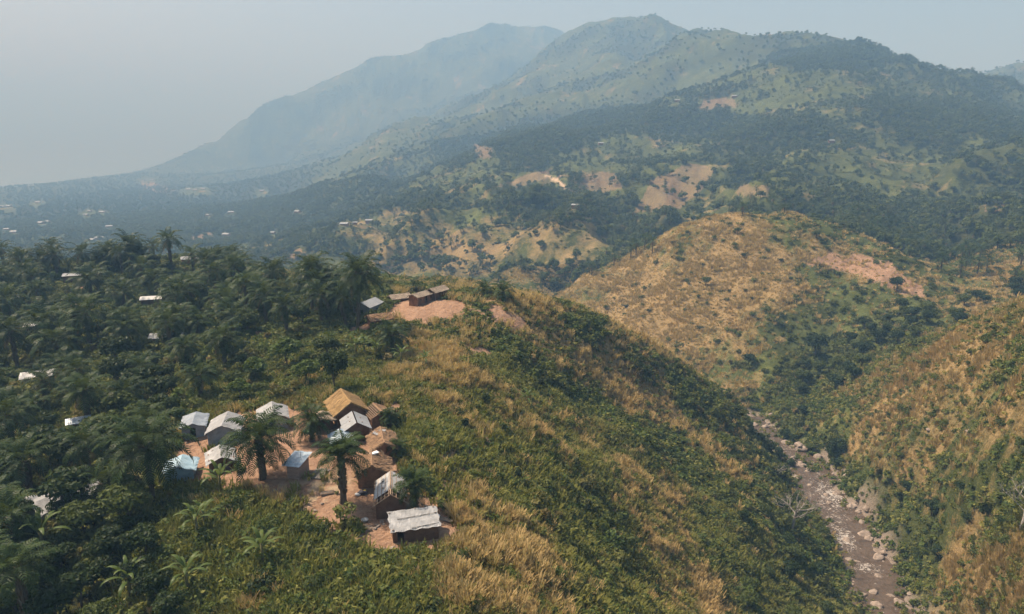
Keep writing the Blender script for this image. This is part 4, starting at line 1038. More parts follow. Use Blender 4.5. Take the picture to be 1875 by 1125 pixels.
def rock_shape(seed, sub=3, amp=.35):
    bm = bmesh.new(); bmesh.ops.create_icosphere(bm, subdivisions=sub, radius=1.0); g = np.random.default_rng(seed)
    co = np.array([v.co[:] for v in bm.verts]); fs = np.array([[v.index for v in f.verts] for f in bm.faces]); bm.free()
    pl = g.normal(size=(9, 3)); pl /= np.linalg.norm(pl, axis=1)[:, None]
    for p in pl:                                 # broken faces
        d = co @ p; lim = .62 + .25 * g.random(); co = co - np.where(d > lim, d - lim, 0)[:, None] * p * .85
    sh = 1 + amp * .5 * (gnoise(co[:, 0] * 1.7 + seed, co[:, 1] * 1.7 + co[:, 2]) + .5 * gnoise(co[:, 0] * 4 + seed, co[:, 1] * 4 - co[:, 2] * 3))
    return co * sh[:, None], fs
basin(562, 793, 'green_plastic', 'green plastic wash basin on the earth near the small palm', 1.3)
bundle(567, 789, 'dark_cloth', 'heap of dark laundry beside the green basin', 1.5, 2)
bundle(655, 908, 'white_cloth', 'small white cloth bundle beside the trunk of the large central palm', 1.0, 3)
bundle(664, 905, 'dark_cloth', 'dark cloth heap in the shade left of the sheet roofed hut', 1.5, 4)
bundle(799, 947, 'white_cloth', 'white cloth lying on the ground above the low white hut', 1.1, 5)

# ------------------------------------------------------------------ palms
def palm(px, py, cx, cy, cs, label, group, detail=False, k=0, h=None, up=0):
    F = ground(px, py); r_ = math.hypot(F.x, F.y)
    if h is None:
        az, t = ray(cx, cy); h = max(1.2, min(13, CAMH + r_ * t - F.z)); dx = r_ * math.sin(az) - F.x
    else: dx = random.uniform(-.05, .05) * h
    root = link('oil_palm', None, None, F, (0, 0, random.uniform(0, 6.28) if not detail else 0)); tag(root, label, 'palm', group)
    root.empty_display_size = .3
    tr = link('trunk', TRUNKS[k % 3] if r_ < 330 else TRUNK_FAR, root, None, (0, math.atan2(dx, h) if detail else 0, 0), (1 + .1 * (k % 3), 1 + .1 * (k % 3), h))
    top = Vector((dx if detail else 0, 0, h - .1))
    if not detail:
        link('crown', (CROWNS if r_ < 260 else CROWNS_FAR)[k % (5 if r_ < 260 else 4)], root, top, (0, 0, k * 1.7), (cs, cs, cs * random.uniform(.9, 1.15)))
    else:
        c = link('crown', HEART, root, top, None, (cs, cs, cs))
        for kind, a, s, dz in frond_layout(900 + k, 42):
            kk = max(0, min(5, kind - up)); link('frond', FRONDS[kk], c, None, (0, -dz, a), (s, s, s))
        for i in range(4): link('frond', DRYFROND, c, (0, 0, -.3), (0, 0, i * 1.6 + k), None)
    return root
PG = 'oil palms around the village'
palm(655, 606, 658, 501, 1.5, 'tallest oil palm with a long bare trunk beside the white house', PG, True, 1)
palm(629, 921, 625, 838, .86, 'large oil palm with thick trunk in the middle of the village yard', PG, True, 2, up=1)
palm(762, 934, 756, 890, .62, 'oil palm between the grey sheet roof and the low white hut', PG, True, 3, up=1)
palm(571, 808, 571, 770, .74, 'small oil palm above the green basin', PG, True, 4)
palm(481, 878, 474, 806, 1.12, 'spreading oil palm left of the plank kiosk', PG, True, 5)
palm(280, 914, 266, 818, 1.35, 'huge oil palm at the forest edge left of the blue house', PG, True, 6)
palm(719, 648, 716, 614, .95, 'short bushy oil palm at the grass edge below the bare yard', PG, True, 7)
palm(572, 575, 571, 494, 1.42, 'oil palm standing left of the tallest palm', PG, True, 8)
palm(711, 786, 710, 762, .38, 'young palm beside the lattice roofed hut', PG, True, 9, up=1)
palm(730, 838, 728, 822, .42, 'young palm beside the ragged brown thatch', PG, True, 10, up=1)
for k, (bx_, by_, cx_, cy_, cs, lb) in enumerate(((762,541,760,526,.85,'oil palm behind the long mud house, left of a pair'),(804,536,803,523,.8,'oil palm behind the joined mud house, right of a pair'),(887,542,891,528,.85,'oil palm on the crest above the plot, left of two'),
      (922,549,922,534,.9,'oil palm on the crest above the plot, right of two'),(400,520,400,472,1.3,'round crowned palm at the right end of the grove skyline'),(357,515,358,464,1.15,'palm beside the round crowned one on the grove skyline'),(286,548,285,508,1.35,'palm with drooping fronds in the middle of the grove'),
      (457,532,457,508,.85,'lone palm on the open crest right of the grove'),(537,497,537,476,.55,'thin palm below the crest left of the tall palms'),(615,575,612,520,1.2,'palm between the two tall palms'),(590,600,585,540,1.25,'palm in the dense clump left of the white house'),(628,585,624,532,1.15,'palm crowding the tallest palm from behind'))):
    palm(bx_, by_, cx_, cy_, cs, lb, PG, False, k)
for k, (bx_, by_, cx_, cy_, cs, lb) in enumerate(((35,500,38,470,1.25,'palm at the far left of the grove skyline'),(84,505,82,474,1.3,'second palm from the left on the grove skyline'),(106,508,105,466,1.25,'palm right of the second one on the grove skyline'),(155,502,155,462,1.3,'palm on the grove skyline above the tan roofed hut'),
      (186,500,185,474,1.2,'short palm on the grove skyline left of its middle'),(204,492,203,458,1.2,'palm just left of the middle of the grove skyline'),(243,500,243,447,1.35,'tall palm in the middle of the grove skyline'),(264,500,262,464,1.2,'palm right of the middle of the grove skyline'),(315,500,315,438,1.35,'highest palm on the grove skyline'),(602,575,600,516,1.3,'palm leaning between the pair of tall palms'))):
    palm(bx_, by_, cx_, cy_, cs, lb, PG, False, k + 3)
def spread(poly, n, gap, seed, rmax=1e9, rmin=0, avoid=()):
    g = random.Random(seed); xs = [p[0] for p in poly]; ys = [p[1] for p in poly]; out = []; tries = 0
    while len(out) < n and tries < n * 25:
        tries += 1; px, py = g.uniform(max(min(xs), -60), min(max(xs), 1930)), g.uniform(min(ys), min(max(ys), 1190))
        if not in_poly(np.array([px]), np.array([py]), poly)[0] or any(in_poly(np.array([px]), np.array([py]), q)[0] for q in avoid): continue
        G_ = ground(px, py); r_ = math.hypot(G_.x, G_.y)
        if r_ > rmax or r_ < rmin or float(at_grid(dirt, G_.x, G_.y)) > .4: continue
        if any((G_.x - q.x) ** 2 + (G_.y - q.y) ** 2 < gap * gap for q, _, _ in out): continue
        out.append((G_, px, py))
    return out
# keep houses visible: no tree foot just in front of a roof that shows
HOLES = [[(640,560),(720,555),(720,640),(640,640)]] + [[(x - 26, y - 12), (x + 26, y - 12), (x + 34, y + 62), (x - 34, y + 62)] for x, y in ((136,560),(52,592),(262,552),(280,622),(333,478),(118,512),(45,695),(70,930),(155,905),(355,770),(410,790),(500,760),(325,865),(128,778))]
UP_G = [(-60,470),(120,462),(300,455),(420,480),(470,530),(560,535),(690,560),(690,600),(560,620),(380,620),(-60,700)]
for k, (G_, px, py) in enumerate(spread(UP_G, 60, 6.2, 41, 300, 100, HOLES)):
    palm(px, py, 0, 0, random.uniform(1.0, 1.5), 'oil palm in the crest grove near the left edge' if px < 150 else 'oil palm in the middle of the crest grove' if px < 330 else 'oil palm in the right part of the crest grove, towards the tallest palm', 'oil palms of the grove on the crest', False, k, random.uniform(3.5, 9.0))
LOW_G = [(-60,700),(380,620),(470,640),(440,740),(330,750),(290,850),(250,950),(150,1125),(-60,1180)]
for k, (G_, px, py) in enumerate(spread(LOW_G, 26, 6, 42, 300, 40, HOLES)):
    palm(px, py, 0, 0, random.uniform(.8, 1.15), 'oil palm in the dark lower forest left of the tarpaulin houses', 'oil palms of the lower forest', False, k, random.uniform(2.6, 6.5))
for n_, poly, n, sd, lb, gp in (('a', [(1330,395),(1440,372),(1560,390),(1700,440),(1800,470),(1780,500),(1640,455),(1520,402)], 58, 51, 'oil palm in the belt behind the golden hill', 'oil palms behind the golden hill'),
                       ('b', [(860,375),(960,340),(1100,360),(1200,415),(1190,455),(1120,430),(1000,405),(900,398)], 52, 52, 'oil palm in the belt across the foothills, left of the golden hill', 'oil palms on the foothills'),
                       ('c', [(1060,482),(1180,455),(1200,465),(1110,505),(1060,505)], 10, 53, 'oil palm in the little gully left of the golden hill', 'oil palms in the gully'),
                       ('d', [(1720,500),(1875,540),(1875,480),(1740,455)], 10, 54, 'oil palm near the right edge above the wooded gully', 'oil palms at the right edge')):
    for k, (G_, px, py) in enumerate(spread(poly, n, 5.0, sd, 900, 330)):
        palm(px, py, 0, 0, random.uniform(.75, 1.1), lb + (', left half' if n_ in 'ab' and px < (1540 if n_ == 'a' else 1030) else ', right half' if n_ in 'ab' else ''), gp, False, k, random.uniform(3.5, 7.5))

# ------------------------------------------------------------------ trees, bananas, dead trees, bushes, boulders
TREES = [tree_parts(500 + k, 8.0, 7.2, 1500, .42, ['dark_leaf', 'tree_leaf', 'dark_leaf', 'bright_leaf', 'tree_leaf'][k], .25, 18) for k in range(5)]
def tree(G_, kind, s, label, group, sz=1.0):
    r = link('broadleaf_tree', None, None, G_, (0, 0, random.uniform(0, 6.28)), (s, s, s * sz)); tag(r, label, 'tree', group)
    link('crown', TREES[kind][0], r); link('trunk', TREES[kind][1], r); return r
tree(ground(613, 714), 0, .62, 'slender dark tree just behind the golden thatched house', 'trees by the village', 1.45)
for px, py, k, s, lb in ((470,700,3,.62,'bright green bushy tree above the white tarpaulin houses'),(525,672,3,.75,'bright rounded tree left of the grassy slope'),(562,705,3,.6,'bright green bushy tree left of the golden thatch'),(598,662,1,.7,'green tree below the tall palms'),(440,735,3,.5,'low bright tree behind the white peaked tarpaulin house')):
    tree(ground(px, py), k, s, lb, 'trees by the village')
for G_, px, py in spread(UP_G + [], 44, 5, 61, 300, 90, HOLES): tree(G_, random.choice((0, 1, 2)), random.uniform(.45, .8), 'dark broadleaf tree between the left palms of the crest grove' if px < 200 else 'dark broadleaf tree between the right palms of the crest grove', 'trees of the crest grove')
for G_, px, py in spread(LOW_G, 46, 4.2, 62, 300, 40, HOLES): tree(G_, random.choice((0, 2, 0, 4)), random.uniform(.45, .85), 'dark broadleaf tree in the upper half of the lower left forest' if py < 860 else 'dark broadleaf tree near the bottom left corner', 'trees of the lower forest')
for G_, px, py in spread([(-40,900),(120,960),(260,985),(310,1040),(320,1180),(-40,1180)], 30, 3.6, 67, 200, 40, HOLES): tree(G_, random.choice((0, 2, 4)), random.uniform(.35, .6), 'dark leafy tree in the thick growth at the bottom left', 'trees at the bottom left')
for px, py, k, s, lb in ((1492,655,0,1.35,'large dark tree with deep shadow at the foot of the golden hill'),(1370,672,2,.75,'round dark tree low on the golden hill'),(1292,525,4,.7,'small tree in the middle of the golden slope'),(1642,532,2,.85,'dark tree beside the bare plot on the golden hill'),(1495,437,1,.6,'small dark tree on top of the golden hill'),
                          (1530,840,2,.9,'dark tree by the bend of the stream'),(1560,700,0,.8,'dark tree where the two gullies meet'),(1350,430,4,.55,'thin brownish tree on the crest of the golden hill')):
    tree(ground(px, py), k, s, lb, 'trees across the stream')
for G_, px, py in spread([(1430,760),(1480,660),(1560,610),(1650,565),(1760,560),(1860,520),(1875,550),(1640,650),(1560,690),(1480,770)], 34, 4.5, 63, 420, 200): tree(G_, random.choice((0, 1, 2)), random.uniform(.5, .9), 'dark tree crowding the wooded gully above the stream', 'trees of the wooded gully')
for G_, px, py in spread([(1500,850),(1600,870),(1660,900),(1720,960),(1720,1060),(1690,1125),(1660,1060),(1610,980),(1545,910)], 20, 4, 64, 260, 100):
    if riv_dist(np.array([G_.x]), np.array([G_.y]))[0][0] > 9: tree(G_, random.choice((0, 1, 2)), random.uniform(.4, .7), 'dark leafy tree on the right bank of the stream', 'trees on the right bank')
for G_, px, py in spread([(1330,900),(1410,830),(1450,900),(1510,990),(1560,1080),(1560,1190),(1400,1190),(1340,1050)], 22, 4, 65, 260, 80):
    if riv_dist(np.array([G_.x]), np.array([G_.y]))[0][0] > 9: tree(G_, random.choice((1, 2, 4)), random.uniform(.3, .55), 'dark leafy tree on the left bank of the stream', 'trees on the left bank')
# trees that break the skyline
for k, px in enumerate((1378,1400,1425,1432,1448,1462,1490,1515,1532,1558,1572,1590,1598,1612,1625,1643,1662,1684,1700,1722,1741,1763)):
    sky_y = np.interp(px, (1320,1440,1560,1640,1720,1790), (77,64,78,103,138,168)); G_ = ground(px, sky_y + 5)
    tree(G_, (0, 2, 1)[k % 3], random.uniform(.7, 1.2), 'tree breaking the skyline of the right hand ridge', 'trees on the skyline')
for G_, px, py in spread([(1370,765),(1440,800),(1500,825),(1545,860),(1520,880),(1470,880),(1440,855),(1390,825)], 26, 2.8, 66, 300, 120):
    if riv_dist(np.array([G_.x]), np.array([G_.y]))[0][0] > 4.5: tree(G_, random.choice((0, 1, 2)), random.uniform(.35, .6), 'dark tree leaning over the upper reach of the stream', 'trees over the upper stream')
def roof_stones(r, pts):
    for x, y, z in pts: MB().box((x, y, z), (.2, .16, .13), x * 3, .03).build('roof_stone', 'rock', r)
def banana_leaf(seed, L_, e, W_=.17):
    g = random.Random(seed); vs, fs = [], []; p = Vector((.05, 0, 0)); ang = e; n = 9
    for i in range(n + 1):
        t = i / n; w = W_ * (math.sin(math.pi * min(1, .06 + t * .94)) ** .7) if t > .12 else .03
        vs += [tuple(p + Vector((0, w, -.25 * w))), tuple(p), tuple(p + Vector((0, -w, -.25 * w)))]
        p = p + Vector((math.cos(ang), 0, math.sin(ang))) * L_ / n; ang -= .09 + .05 * i * .7
    for i in range(n): fs += [(i * 3, i * 3 + 1, i * 3 + 4, i * 3 + 3), (i * 3 + 1, i * 3 + 2, i * 3 + 5, i * 3 + 4)]
    return mesh_np('leaf', vs, np.array(fs), 'banana_leaf', True)
BLEAF = [banana_leaf(k, 2.1 + .15 * k, e) for k, e in enumerate((1.35, 1.1, .85, .6))]
def banana(px, py, s, label, k):
    r = link('banana_plant', None, None, ground(px, py), (0, 0, k * 1.1), (s, s, s)); tag(r, label, 'plant', 'banana plants')
    mb = MB(); mb.tube([(0, 0, -.2), (.03, 0, 1.0), (0, .03, 2.0)], [.16, .13, .09], 8); mb.build('stem', 'banana_stem', r, True)
    for i in range(10): link('leaf', BLEAF[min(3, i // 3)], r, (0, 0, 1.95 - .05 * i), (0, 0, i * 2.399 + k), None)
for k, (px, py, s, lb) in enumerate(((652,655,1.3,'banana plant at the left of the row by the short bushy palm'),(668,652,1.2,'second banana plant of the row by the short bushy palm'),(690,657,1.2,'banana plant below the short bushy palm'),(735,668,1.1,'banana plant at the right of the row, on the grass'),(780,672,.9,'small banana plant at the right end of the row'),
        (362,985,1.2,'banana plant in the weeds below the blue house'),(482,1035,1.15,'banana plant alone in the scrub near the bottom'),(82,1025,1.6,'large banana plant below the bottom left house'),(345,1085,1.2,'banana plant near the bottom edge'),(405,908,1.3,'banana plant in front of the torn tarpaulin shelter'),
        (240,1095,1.2,'banana plant in dark scrub at the bottom left'),(375,968,1.0,'second banana plant in the weeds below the blue house'),(487,872,.8,'banana plant at the foot of the spreading palm'),(965,745,1.0,'banana plant in the thicket on the right flank'))):
    banana(px, py, s, lb, k)
def dead_tree(px, py, h, label, seed):
    g = random.Random(seed); r = link('dead_tree', None, None, ground(px, py)); tag(r, label, 'tree', 'leafless trees')
    tp_ = [(0, 0, -.4), (.12 * h * .3, 0, h * .2), (.25 * h * .3, .05 * h, h * .42), (.3 * h * .3, 0, h * .6)]; mb = MB(); mb.tube(tp_, [.04 * h, .032 * h, .026 * h, .018 * h], 8); mb.build('trunk', 'dead_wood', r, True)
    for b in range(9):
        p0 = Vector(tp_[2]).lerp(Vector(tp_[3]), g.random()) if b > 2 else Vector(tp_[1]).lerp(Vector(tp_[2]), .7); a = b * 2.4; mb = MB()
        def grow(p, d, ln, rad, dep):
            q = p + d * ln * .5 + Vector((g.uniform(-.08, .08), g.uniform(-.08, .08), g.uniform(0, .1))) * ln; e = q + (d + Vector((0, 0, .15))).normalized() * ln * .5
            mb.tube([p, q, e], [rad, rad * .75, rad * .5], 4, False)
            if dep:
                for _ in range(3): grow(q.lerp(e, g.random()), (d + Vector((g.uniform(-.9, .9), g.uniform(-.9, .9), g.uniform(-.3, .7)))).normalized(), ln * .62, rad * .5, dep - 1)
        grow(p0, Vector((math.cos(a), math.sin(a), g.uniform(.2, 1.1))).normalized(), h * .34, .013 * h, 3)
        mb.build('branch', 'dead_wood', r)
dead_tree(1448, 975, 9.5, 'bare pale leafless tree leaning over the left bank of the stream', 1)
dead_tree(1868, 972, 8.5, 'bare leafless tree at the right edge of the picture', 2)
dead_tree(1420, 878, 4.5, 'small bare fallen tree above the stream bend', 3)
BUSH = [shrub_mesh('bush', 600 + k, 2.6, 2.1, 420, .23, ['scrub_leaf', 'tree_leaf', 'bright_leaf', 'dark_leaf'][k % 4], 11) for k in range(6)]
def bushes(poly, n, gap, seed, s0, s1, label, group, rmax=300, rmin=40, kinds=(0, 1, 2, 3, 4, 5)):
    for G_, px, py in spread(poly, n, gap, seed, rmax, rmin):
        if riv_dist(np.array([G_.x]), np.array([G_.y]))[0][0] < 8: continue
        s = random.uniform(s0, s1); o = link('bush', BUSH[random.choice(kinds)], None, (G_.x, G_.y, G_.z - .15), (0, 0, random.uniform(0, 6.28)), (s, s, s * random.uniform(.8, 1.2))); tag(o, label if isinstance(label, str) else label(px, py), 'bush', group)
bushes([(790,720),(900,700),(1000,760),(1080,860),(960,860),(860,880),(820,800)], 26, 3, 71, .35, .75, 'green bush in the grass right of the village huts', 'bushes right of the huts')
bushes([(560,950),(680,1020),(820,1010),(940,1000),(1020,1120),(700,1125),(480,1125),(440,960)], 40, 2.4, 72, .3, .7, 'green bush in the scrub below the village', 'bushes below the village')
bushes([(300,920),(460,930),(560,980),(500,1125),(280,1125),(200,1000)], 30, 2.6, 73, .4, .9, 'leafy bush in the dense weeds at the bottom left', 'bushes at the bottom left', kinds=(0, 1, 3, 4))
bushes([(960,600),(1060,620),(1200,760),(1320,880),(1280,900),(1100,780),(960,700)], 34, 3, 74, .4, .9, 'bush on the upper flank above the stream', 'bushes on the upper flank')
bushes([(1560,780),(1700,690),(1875,600),(1875,1125),(1760,1125),(1720,930),(1600,850)], 48, 3.4, 75, .45, 1.0, lambda px, py: 'bush high on the slope right of the stream' if py < 800 else 'bush low on the slope right of the stream', 'bushes right of the stream')
bushes([(1060,540),(1220,450),(1400,420),(1500,470),(1600,560),(1450,660),(1300,700),(1180,640)], 60, 5, 76, .5, 1.1, lambda px, py: 'bush on the left face of the golden hill' if px < 1290 else 'bush on the right face of the golden hill', 'bushes on the golden hill', 470, 230)
ROCKS = [mesh_np('boulder', *rock_shape(700 + k, 3, .4), 'rock', True) for k in range(6)]
def boulder(p, s, label, k, group='boulders in the stream'):
    o = link('boulder', ROCKS[k % 6], None, p, (random.uniform(-.3, .3), random.uniform(-.3, .3), random.uniform(0, 6.28)), (s * random.uniform(.9, 1.4), s, s * random.uniform(.5, .8))); tag(o, label, 'boulder', group)
for k, (px, py, s, lb) in enumerate(((1608,1027,1.25,'large tan boulder in midstream near the bottom'),(1583,983,1.5,'big pale boulder at the right of the white rapids'),(1590,990,1.0,'boulder just below the big pale one'),(1574,940,.9,'boulder on the right edge at the middle of the stream'),(1518,925,.8,'boulder in the upper rapids'),(1530,908,1.0,'boulder at the head of the rapids'),
                                     (1598,1090,1.0,'rounded pale boulder in the calm water near the bottom'),(1655,1065,.9,'boulder on the right waterline near the bottom'),(1605,1115,1.1,'pale rock at the bottom edge of the stream'),(1580,1098,.9,'tan rock at the left waterline near the bottom'),(1470,858,1.2,'pale slab rock at the upper bend of the stream'),(1700,790,.6,'pale rock on the right slope'),(1775,793,.8,'pale rock high on the right slope'),
                                     (947,868,.75,'reddish rock in the scrub right of the huts'))):
    G_ = ground(px, py); boulder((G_.x, G_.y, max(G_.z, float(riv_dist(np.array([G_.x]), np.array([G_.y]))[1][0]) - .45 if px > 1390 and py > 800 else G_.z) + .1 * s), s, lb, k)
g = random.Random(9); n_b = 0
while n_b < 105:
    t = g.random(); i = int(t * 120); o_ = g.choice((-1, 1)) * g.uniform(2.2, 7.2) if g.random() < .7 else g.uniform(-5, 5)
    x, y = RC[i, 0] - dr[i, 1] * o_, RC[i, 1] + dr[i, 0] * o_; s = .2 + .95 * g.random() ** 2.5 * (1.4 if i < 75 else 1)
    boulder((x, y, max(float(height(x, y)), RC[i, 2] - .5) + .12 * s), s, 'loose rock along the upper reach of the stream' if i < 55 else 'loose rock along the middle rapids of the stream' if i < 90 else 'loose rock along the lowest reach of the stream', n_b, 'rocks along the stream'); n_b += 1
# ------------------------------------------------------------------ small things lying about the yard
def log_pile(px, py, deg, n, L_, label):
    F = ground(px, py); r = link('firewood_pile', None, None, F, (0, 0, math.radians(deg))); tag(r, label, 'firewood'); g = random.Random(px)
    for k in range(n):
        row = k // 5; mb = MB(); y = (k % 5 - 2) * .15 + .07 * row; mb.tube([(-L_ / 2 + g.uniform(-.15, .15), y, .07 + .12 * row), (L_ / 2 + g.uniform(-.15, .15), y + g.uniform(-.08, .08), .07 + .12 * row)], [.07, .05], 6); mb.build('log', 'pole_wood' if k % 2 else 'grey_wood', r)
log_pile(600, 905, 20, 9, 1.5, 'small pile of firewood on the earth near the large central palm')
log_pile(672, 968, -30, 7, 1.3, 'firewood pile on the red earth left of the grey sheet roof')
log_pile(690, 607, 10, 8, 3.6, 'long poles stacked beside the low thatched hut under the tallest palm')
log_pile(812, 952, -20, 5, 2.2, 'few long poles lying on the earth right of the low white hut')
g = random.Random(21)
for k, (px, py) in enumerate(((694,962),(699,958),(690,966),(704,964),(686,972),(640,940),(612,930),(660,985),(648,962),(720,1008),(706,1004),(590,925),(735,905),(560,915),(575,935),(520,905),(535,915),(505,897),(548,930),(780,925))):
    G_ = ground(px + g.uniform(-3, 3), py + g.uniform(-3, 3)); boulder((G_.x, G_.y, G_.z + .04), g.uniform(.12, .3), 'small rough stone lying on the village earth', k, 'stones in the village yard')
basin(668, 955, 'sheet_metal', 'grey metal basin on the earth left of the grey sheet roof', 1.0)
def jerrycan(px, py, deg, label):
    o = MB().box((0, 0, .2), (.3, .18, .36), 0, .01).box((0, 0, .42), (.16, .04, .05)).box((.1, 0, .42), (.06, .06, .08)).build('jerrycan', 'yellow_plastic'); o.location = ground(px, py); o.rotation_euler.z = math.radians(deg); tag(o, label, 'jerrycan', 'yellow jerrycans')
jerrycan(668, 904, 20, 'yellow jerrycan beside the dark cloth heap'); jerrycan(553, 795, 50, 'yellow jerrycan left of the green basin'); jerrycan(566, 880, 10, 'yellow jerrycan on the timber deck side of the kiosk')
# ------------------------------------------------------------------ cover masses
bare = np.clip(dirt * 1.25, 0, 1); grassy = (1 - bare) * (1 - rivm) * (1 - pale)
nf = np.clip(wood, 0, 1)
WATER = sstep(5.0, 7.5, rd)
G_DRY = [grass_mesh('dry_tuft', 1 + k, 26, 1.05, .55, 'grass_dry', .045, .55) for k in range(3)] + [grass_mesh('dry_tuft', 8, 30, 1.5, .6, 'grass_dry', .045, .5, True)]
G_GREEN = [grass_mesh('green_tuft', 20 + k, 26, .75, .55, 'grass_green', .06, .7) for k in range(3)]
HERB = [shrub_mesh('herb', 40 + k, 1.0, .6, 46, .17, ['scrub_leaf', 'grass_green', 'bright_leaf'][k % 3], 4) for k in range(4)]
SCRUB = [shrub_mesh('scrub', 50 + k, 2.2, 1.6, 210, .24, 'scrub_leaf' if k % 2 else 'tree_leaf', 8) for k in range(4)] + [shrub_mesh('scrub', 56, 1.5, 2.6, 190, .22, 'bright_leaf', 7), shrub_mesh('scrub', 57, 2.6, 1.1, 150, .38, 'scrub_leaf', 6), shrub_mesh('scrub', 58, 1.8, 2.2, 120, .30, 'dark_leaf', 5)]
SCRUB_FAR = [shrub_mesh('scrub', 60 + k, 3.0, 2.0, 90, .50, 'scrub_leaf' if k % 2 else 'tree_leaf', 7) for k in range(4)]
G_FAR = [grass_mesh('far_tuft', 70 + k, 22, 1.2, .9, 'grass_dry', .09, .6) for k in range(3)]
tp = [tree_parts(80 + k, 8.0, 7.0, 190, 1.0, 'scrub_leaf' if k % 2 else 'tree_leaf', .25, 11) for k in range(4)]
TREE_FAR = [join_mesh('far_tree', p) for p in tp]
PALM_FAR = []
for k in range(3):
    c = CROWNS_FAR[k].copy(); 
    mbp = MB(); mbp.tube([(0, 0, -5.2), (0, 0, -2.5), (0, 0, 0)], [.3, .24, .24], 5); t_ = mbp.mesh('trunk', 'palm_trunk')
    j = join_mesh('far_palm', [c, t_]); j.transform(Matrix.Translation((0, 0, 5.0))); PALM_FAR.append(j)

def vary(x, y, L_=7.0, lo=.5, hi=1.15):      # short and tall stands, so no slope is evenly combed
    return lo + (hi - lo) * sstep(-.45, .5, fbm(x / L_, y / L_, 3))
def tinted(x, y, L_=12.0): return sstep(-.1, .6, fbm(x / L_ + 33, y / L_, 3))
# near grass and herbs on the ridge and the slopes
D = np.clip((dry - .12) * 1.25, 0, 1) * grassy * (1 - nf * .95) * (1 - scrub * .6)
x, y, g = sample(62000, 40, 140, np.clip(D * 1.25 + .04 * grassy, 0, 1), 11)
mass('dry_grass', 'tawny dry grass tufts covering the sunlit ridge around the village', 'grass', G_DRY, x, y, (.5 + .5 * g.random(len(x)) ** 2 + .35 * at_grid(dry, x, y)) * vary(x, y), .35 * g.random(len(x)) + .6 * tinted(x, y))
x, y, g = sample(70000, 140, 262, np.clip(D * .8, 0, 1), 12)
mass('dry_grass', 'tawny dry grass on the farther flanks above the stream', 'grass', G_DRY, x, y, (.8 + .6 * g.random(len(x))) * vary(x, y, 11), .3 * g.random(len(x)) + .5 * tinted(x, y, 20))
D2 = np.clip(1.15 - dry * 1.0, .18, 1) * grassy * (1 - nf * .8)
x, y, g = sample(46000, 40, 140, np.clip(D2, 0, 1) * .75, 13)
mass('green_grass', 'green grass tufts mixed through the dry grass of the ridge', 'grass', G_GREEN, x, y, .7 + .7 * g.random(len(x)), at_grid(dry, x, y) * g.random(len(x)))
x, y, g = sample(34000, 40, 150, np.clip(D2 * .9 + scrub * .3 + nf * .2, 0, 1) * (1 - bare), 14)
mass('herbs', 'low leafy weeds and creepers between the grass tufts', 'weeds', HERB, x, y, .7 + .8 * g.random(len(x)), .35 * at_grid(dry, x, y) * g.random(len(x)))
x, y, g = sample(50000, 140, 262, np.clip(D2 * .6 + scrub * .4 + nf * .3, 0, 1) * (1 - bare), 15)
mass('herbs', 'leafy weeds on the slopes farther down the valley', 'weeds', HERB, x, y, 1.0 + 1.1 * g.random(len(x)), .4 * at_grid(dry, x, y) * g.random(len(x)))
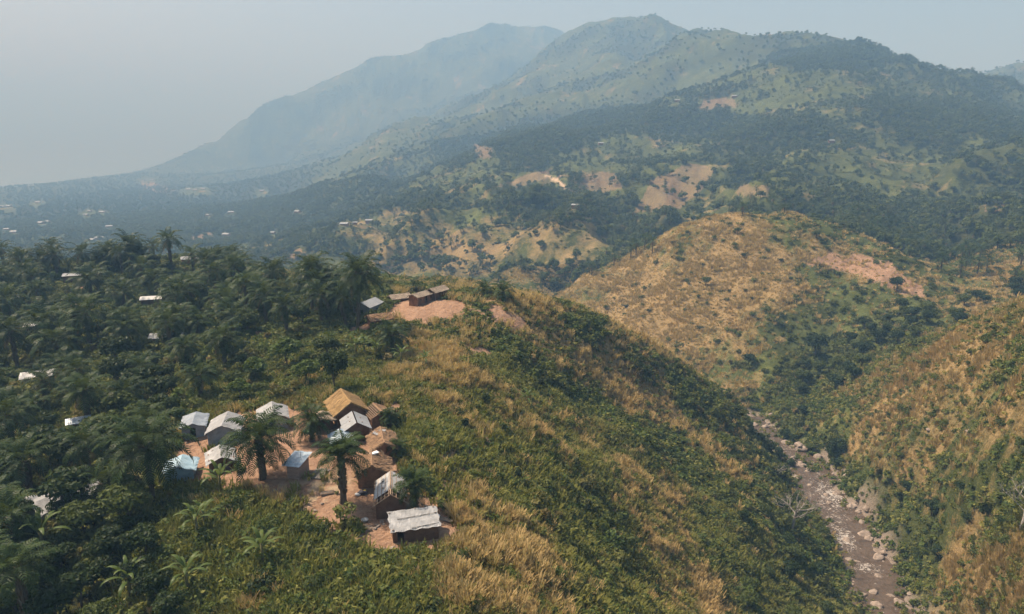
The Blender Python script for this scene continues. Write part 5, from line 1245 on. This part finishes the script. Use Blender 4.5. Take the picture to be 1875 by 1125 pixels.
# shrub thickets
clump = sstep(-.15, .45, fbm(GX / 9, GY / 9, 3))
DS = np.clip(scrub * .82 + nf * .7 + (.03 + .22 * clump * (1 - dry)) * (R2 > 55), 0, 1) * (1 - bare) * WATER
x, y, g = sample(11000, 40, 140, DS * .55, 16)
mass('thicket', 'dense green thicket in the gullies and under the palms', 'thicket', SCRUB, x, y, (.45 + .75 * g.random(len(x)) ** 2) * vary(x, y, 9, .7, 1.25), .45 * g.random(len(x)) ** 2 + .22 * tinted(x, y, 9), .15)
x, y, g = sample(30000, 140, 300, DS * .75, 17)
mass('thicket', 'dark green thicket lining the stream and lower slopes', 'thicket', SCRUB, x, y, (.5 + .9 * g.random(len(x)) ** 2) * vary(x, y, 12, .7, 1.3), .4 * g.random(len(x)) ** 2 + .2 * tinted(x, y, 12), .15)
# the hills across the stream
DG = np.clip(dry * 1.2 + .05, 0, 1) * (1 - bare) * .8
x, y, g = sample(110000, 255, 480, DG, 18)
mass('hill_grass', 'golden dry grass on the rounded hill across the stream', 'grass', G_FAR, x, y, (.6 + .6 * g.random(len(x))) * vary(x, y, 14), .3 * g.random(len(x)) + .45 * tinted(x, y, 26))
gul = sstep(.0, .5, fbm(GX / 24, GY / 30, 3))
DH = np.clip(scrub + (.05 + .55 * gul * (1.1 - dry)) + .35 * (VX > 1400) * (dry < .5), 0, 1) * (1 - bare) * WATER
x, y, g = sample(34000, 255, 480, DH * .62, 19)
mass('hill_scrub', 'bushes dotted over the hills beyond the stream', 'bushes', SCRUB_FAR, x, y, .35 + .75 * g.random(len(x)) ** 2, .3 * g.random(len(x)), .2)
# mountain and plain
x, y, g = sample(240000, 440, 1650, np.clip(wood * .38 + .006, 0, .42) * (1 - bare) ** 3, 20)
pk = g.random(len(x)) < .22
mass('far_wood', 'woodland covering the mountain side and the shore plain', 'woodland', TREE_FAR, x[~pk], y[~pk], .4 + .75 * g.random((~pk).sum()), .12 * g.random((~pk).sum()), .6)
mass('far_palms', 'oil palms scattered through the distant woodland', 'palms', PALM_FAR, x[pk], y[pk], .75 + .5 * g.random(pk.sum()), .1 * g.random(pk.sum()), .3)
x, y, g = sample(150000, 440, 1500, np.clip(.55 - wood * .3, .05, 1) * (1 - bare) ** 3 * sstep(.1, .6, fbm(GX / 30, GY / 30, 3) + .3), 21)
mass('far_scrub', 'scrub on the open slopes of the mountain', 'scrub', SCRUB_FAR, x, y, .35 + .7 * g.random(len(x)) ** 2, .45 * g.random(len(x)), .2)
x, y, g = sample(170000, 1650, 4800, np.clip(wood * .42 + .012, 0, .6), 22)
mass('distant_wood', 'hazy woodland on the highest ridges and the headland', 'woodland', TREE_FAR, x, y, .6 + .7 * g.random(len(x)), .1 * g.random(len(x)), .8)
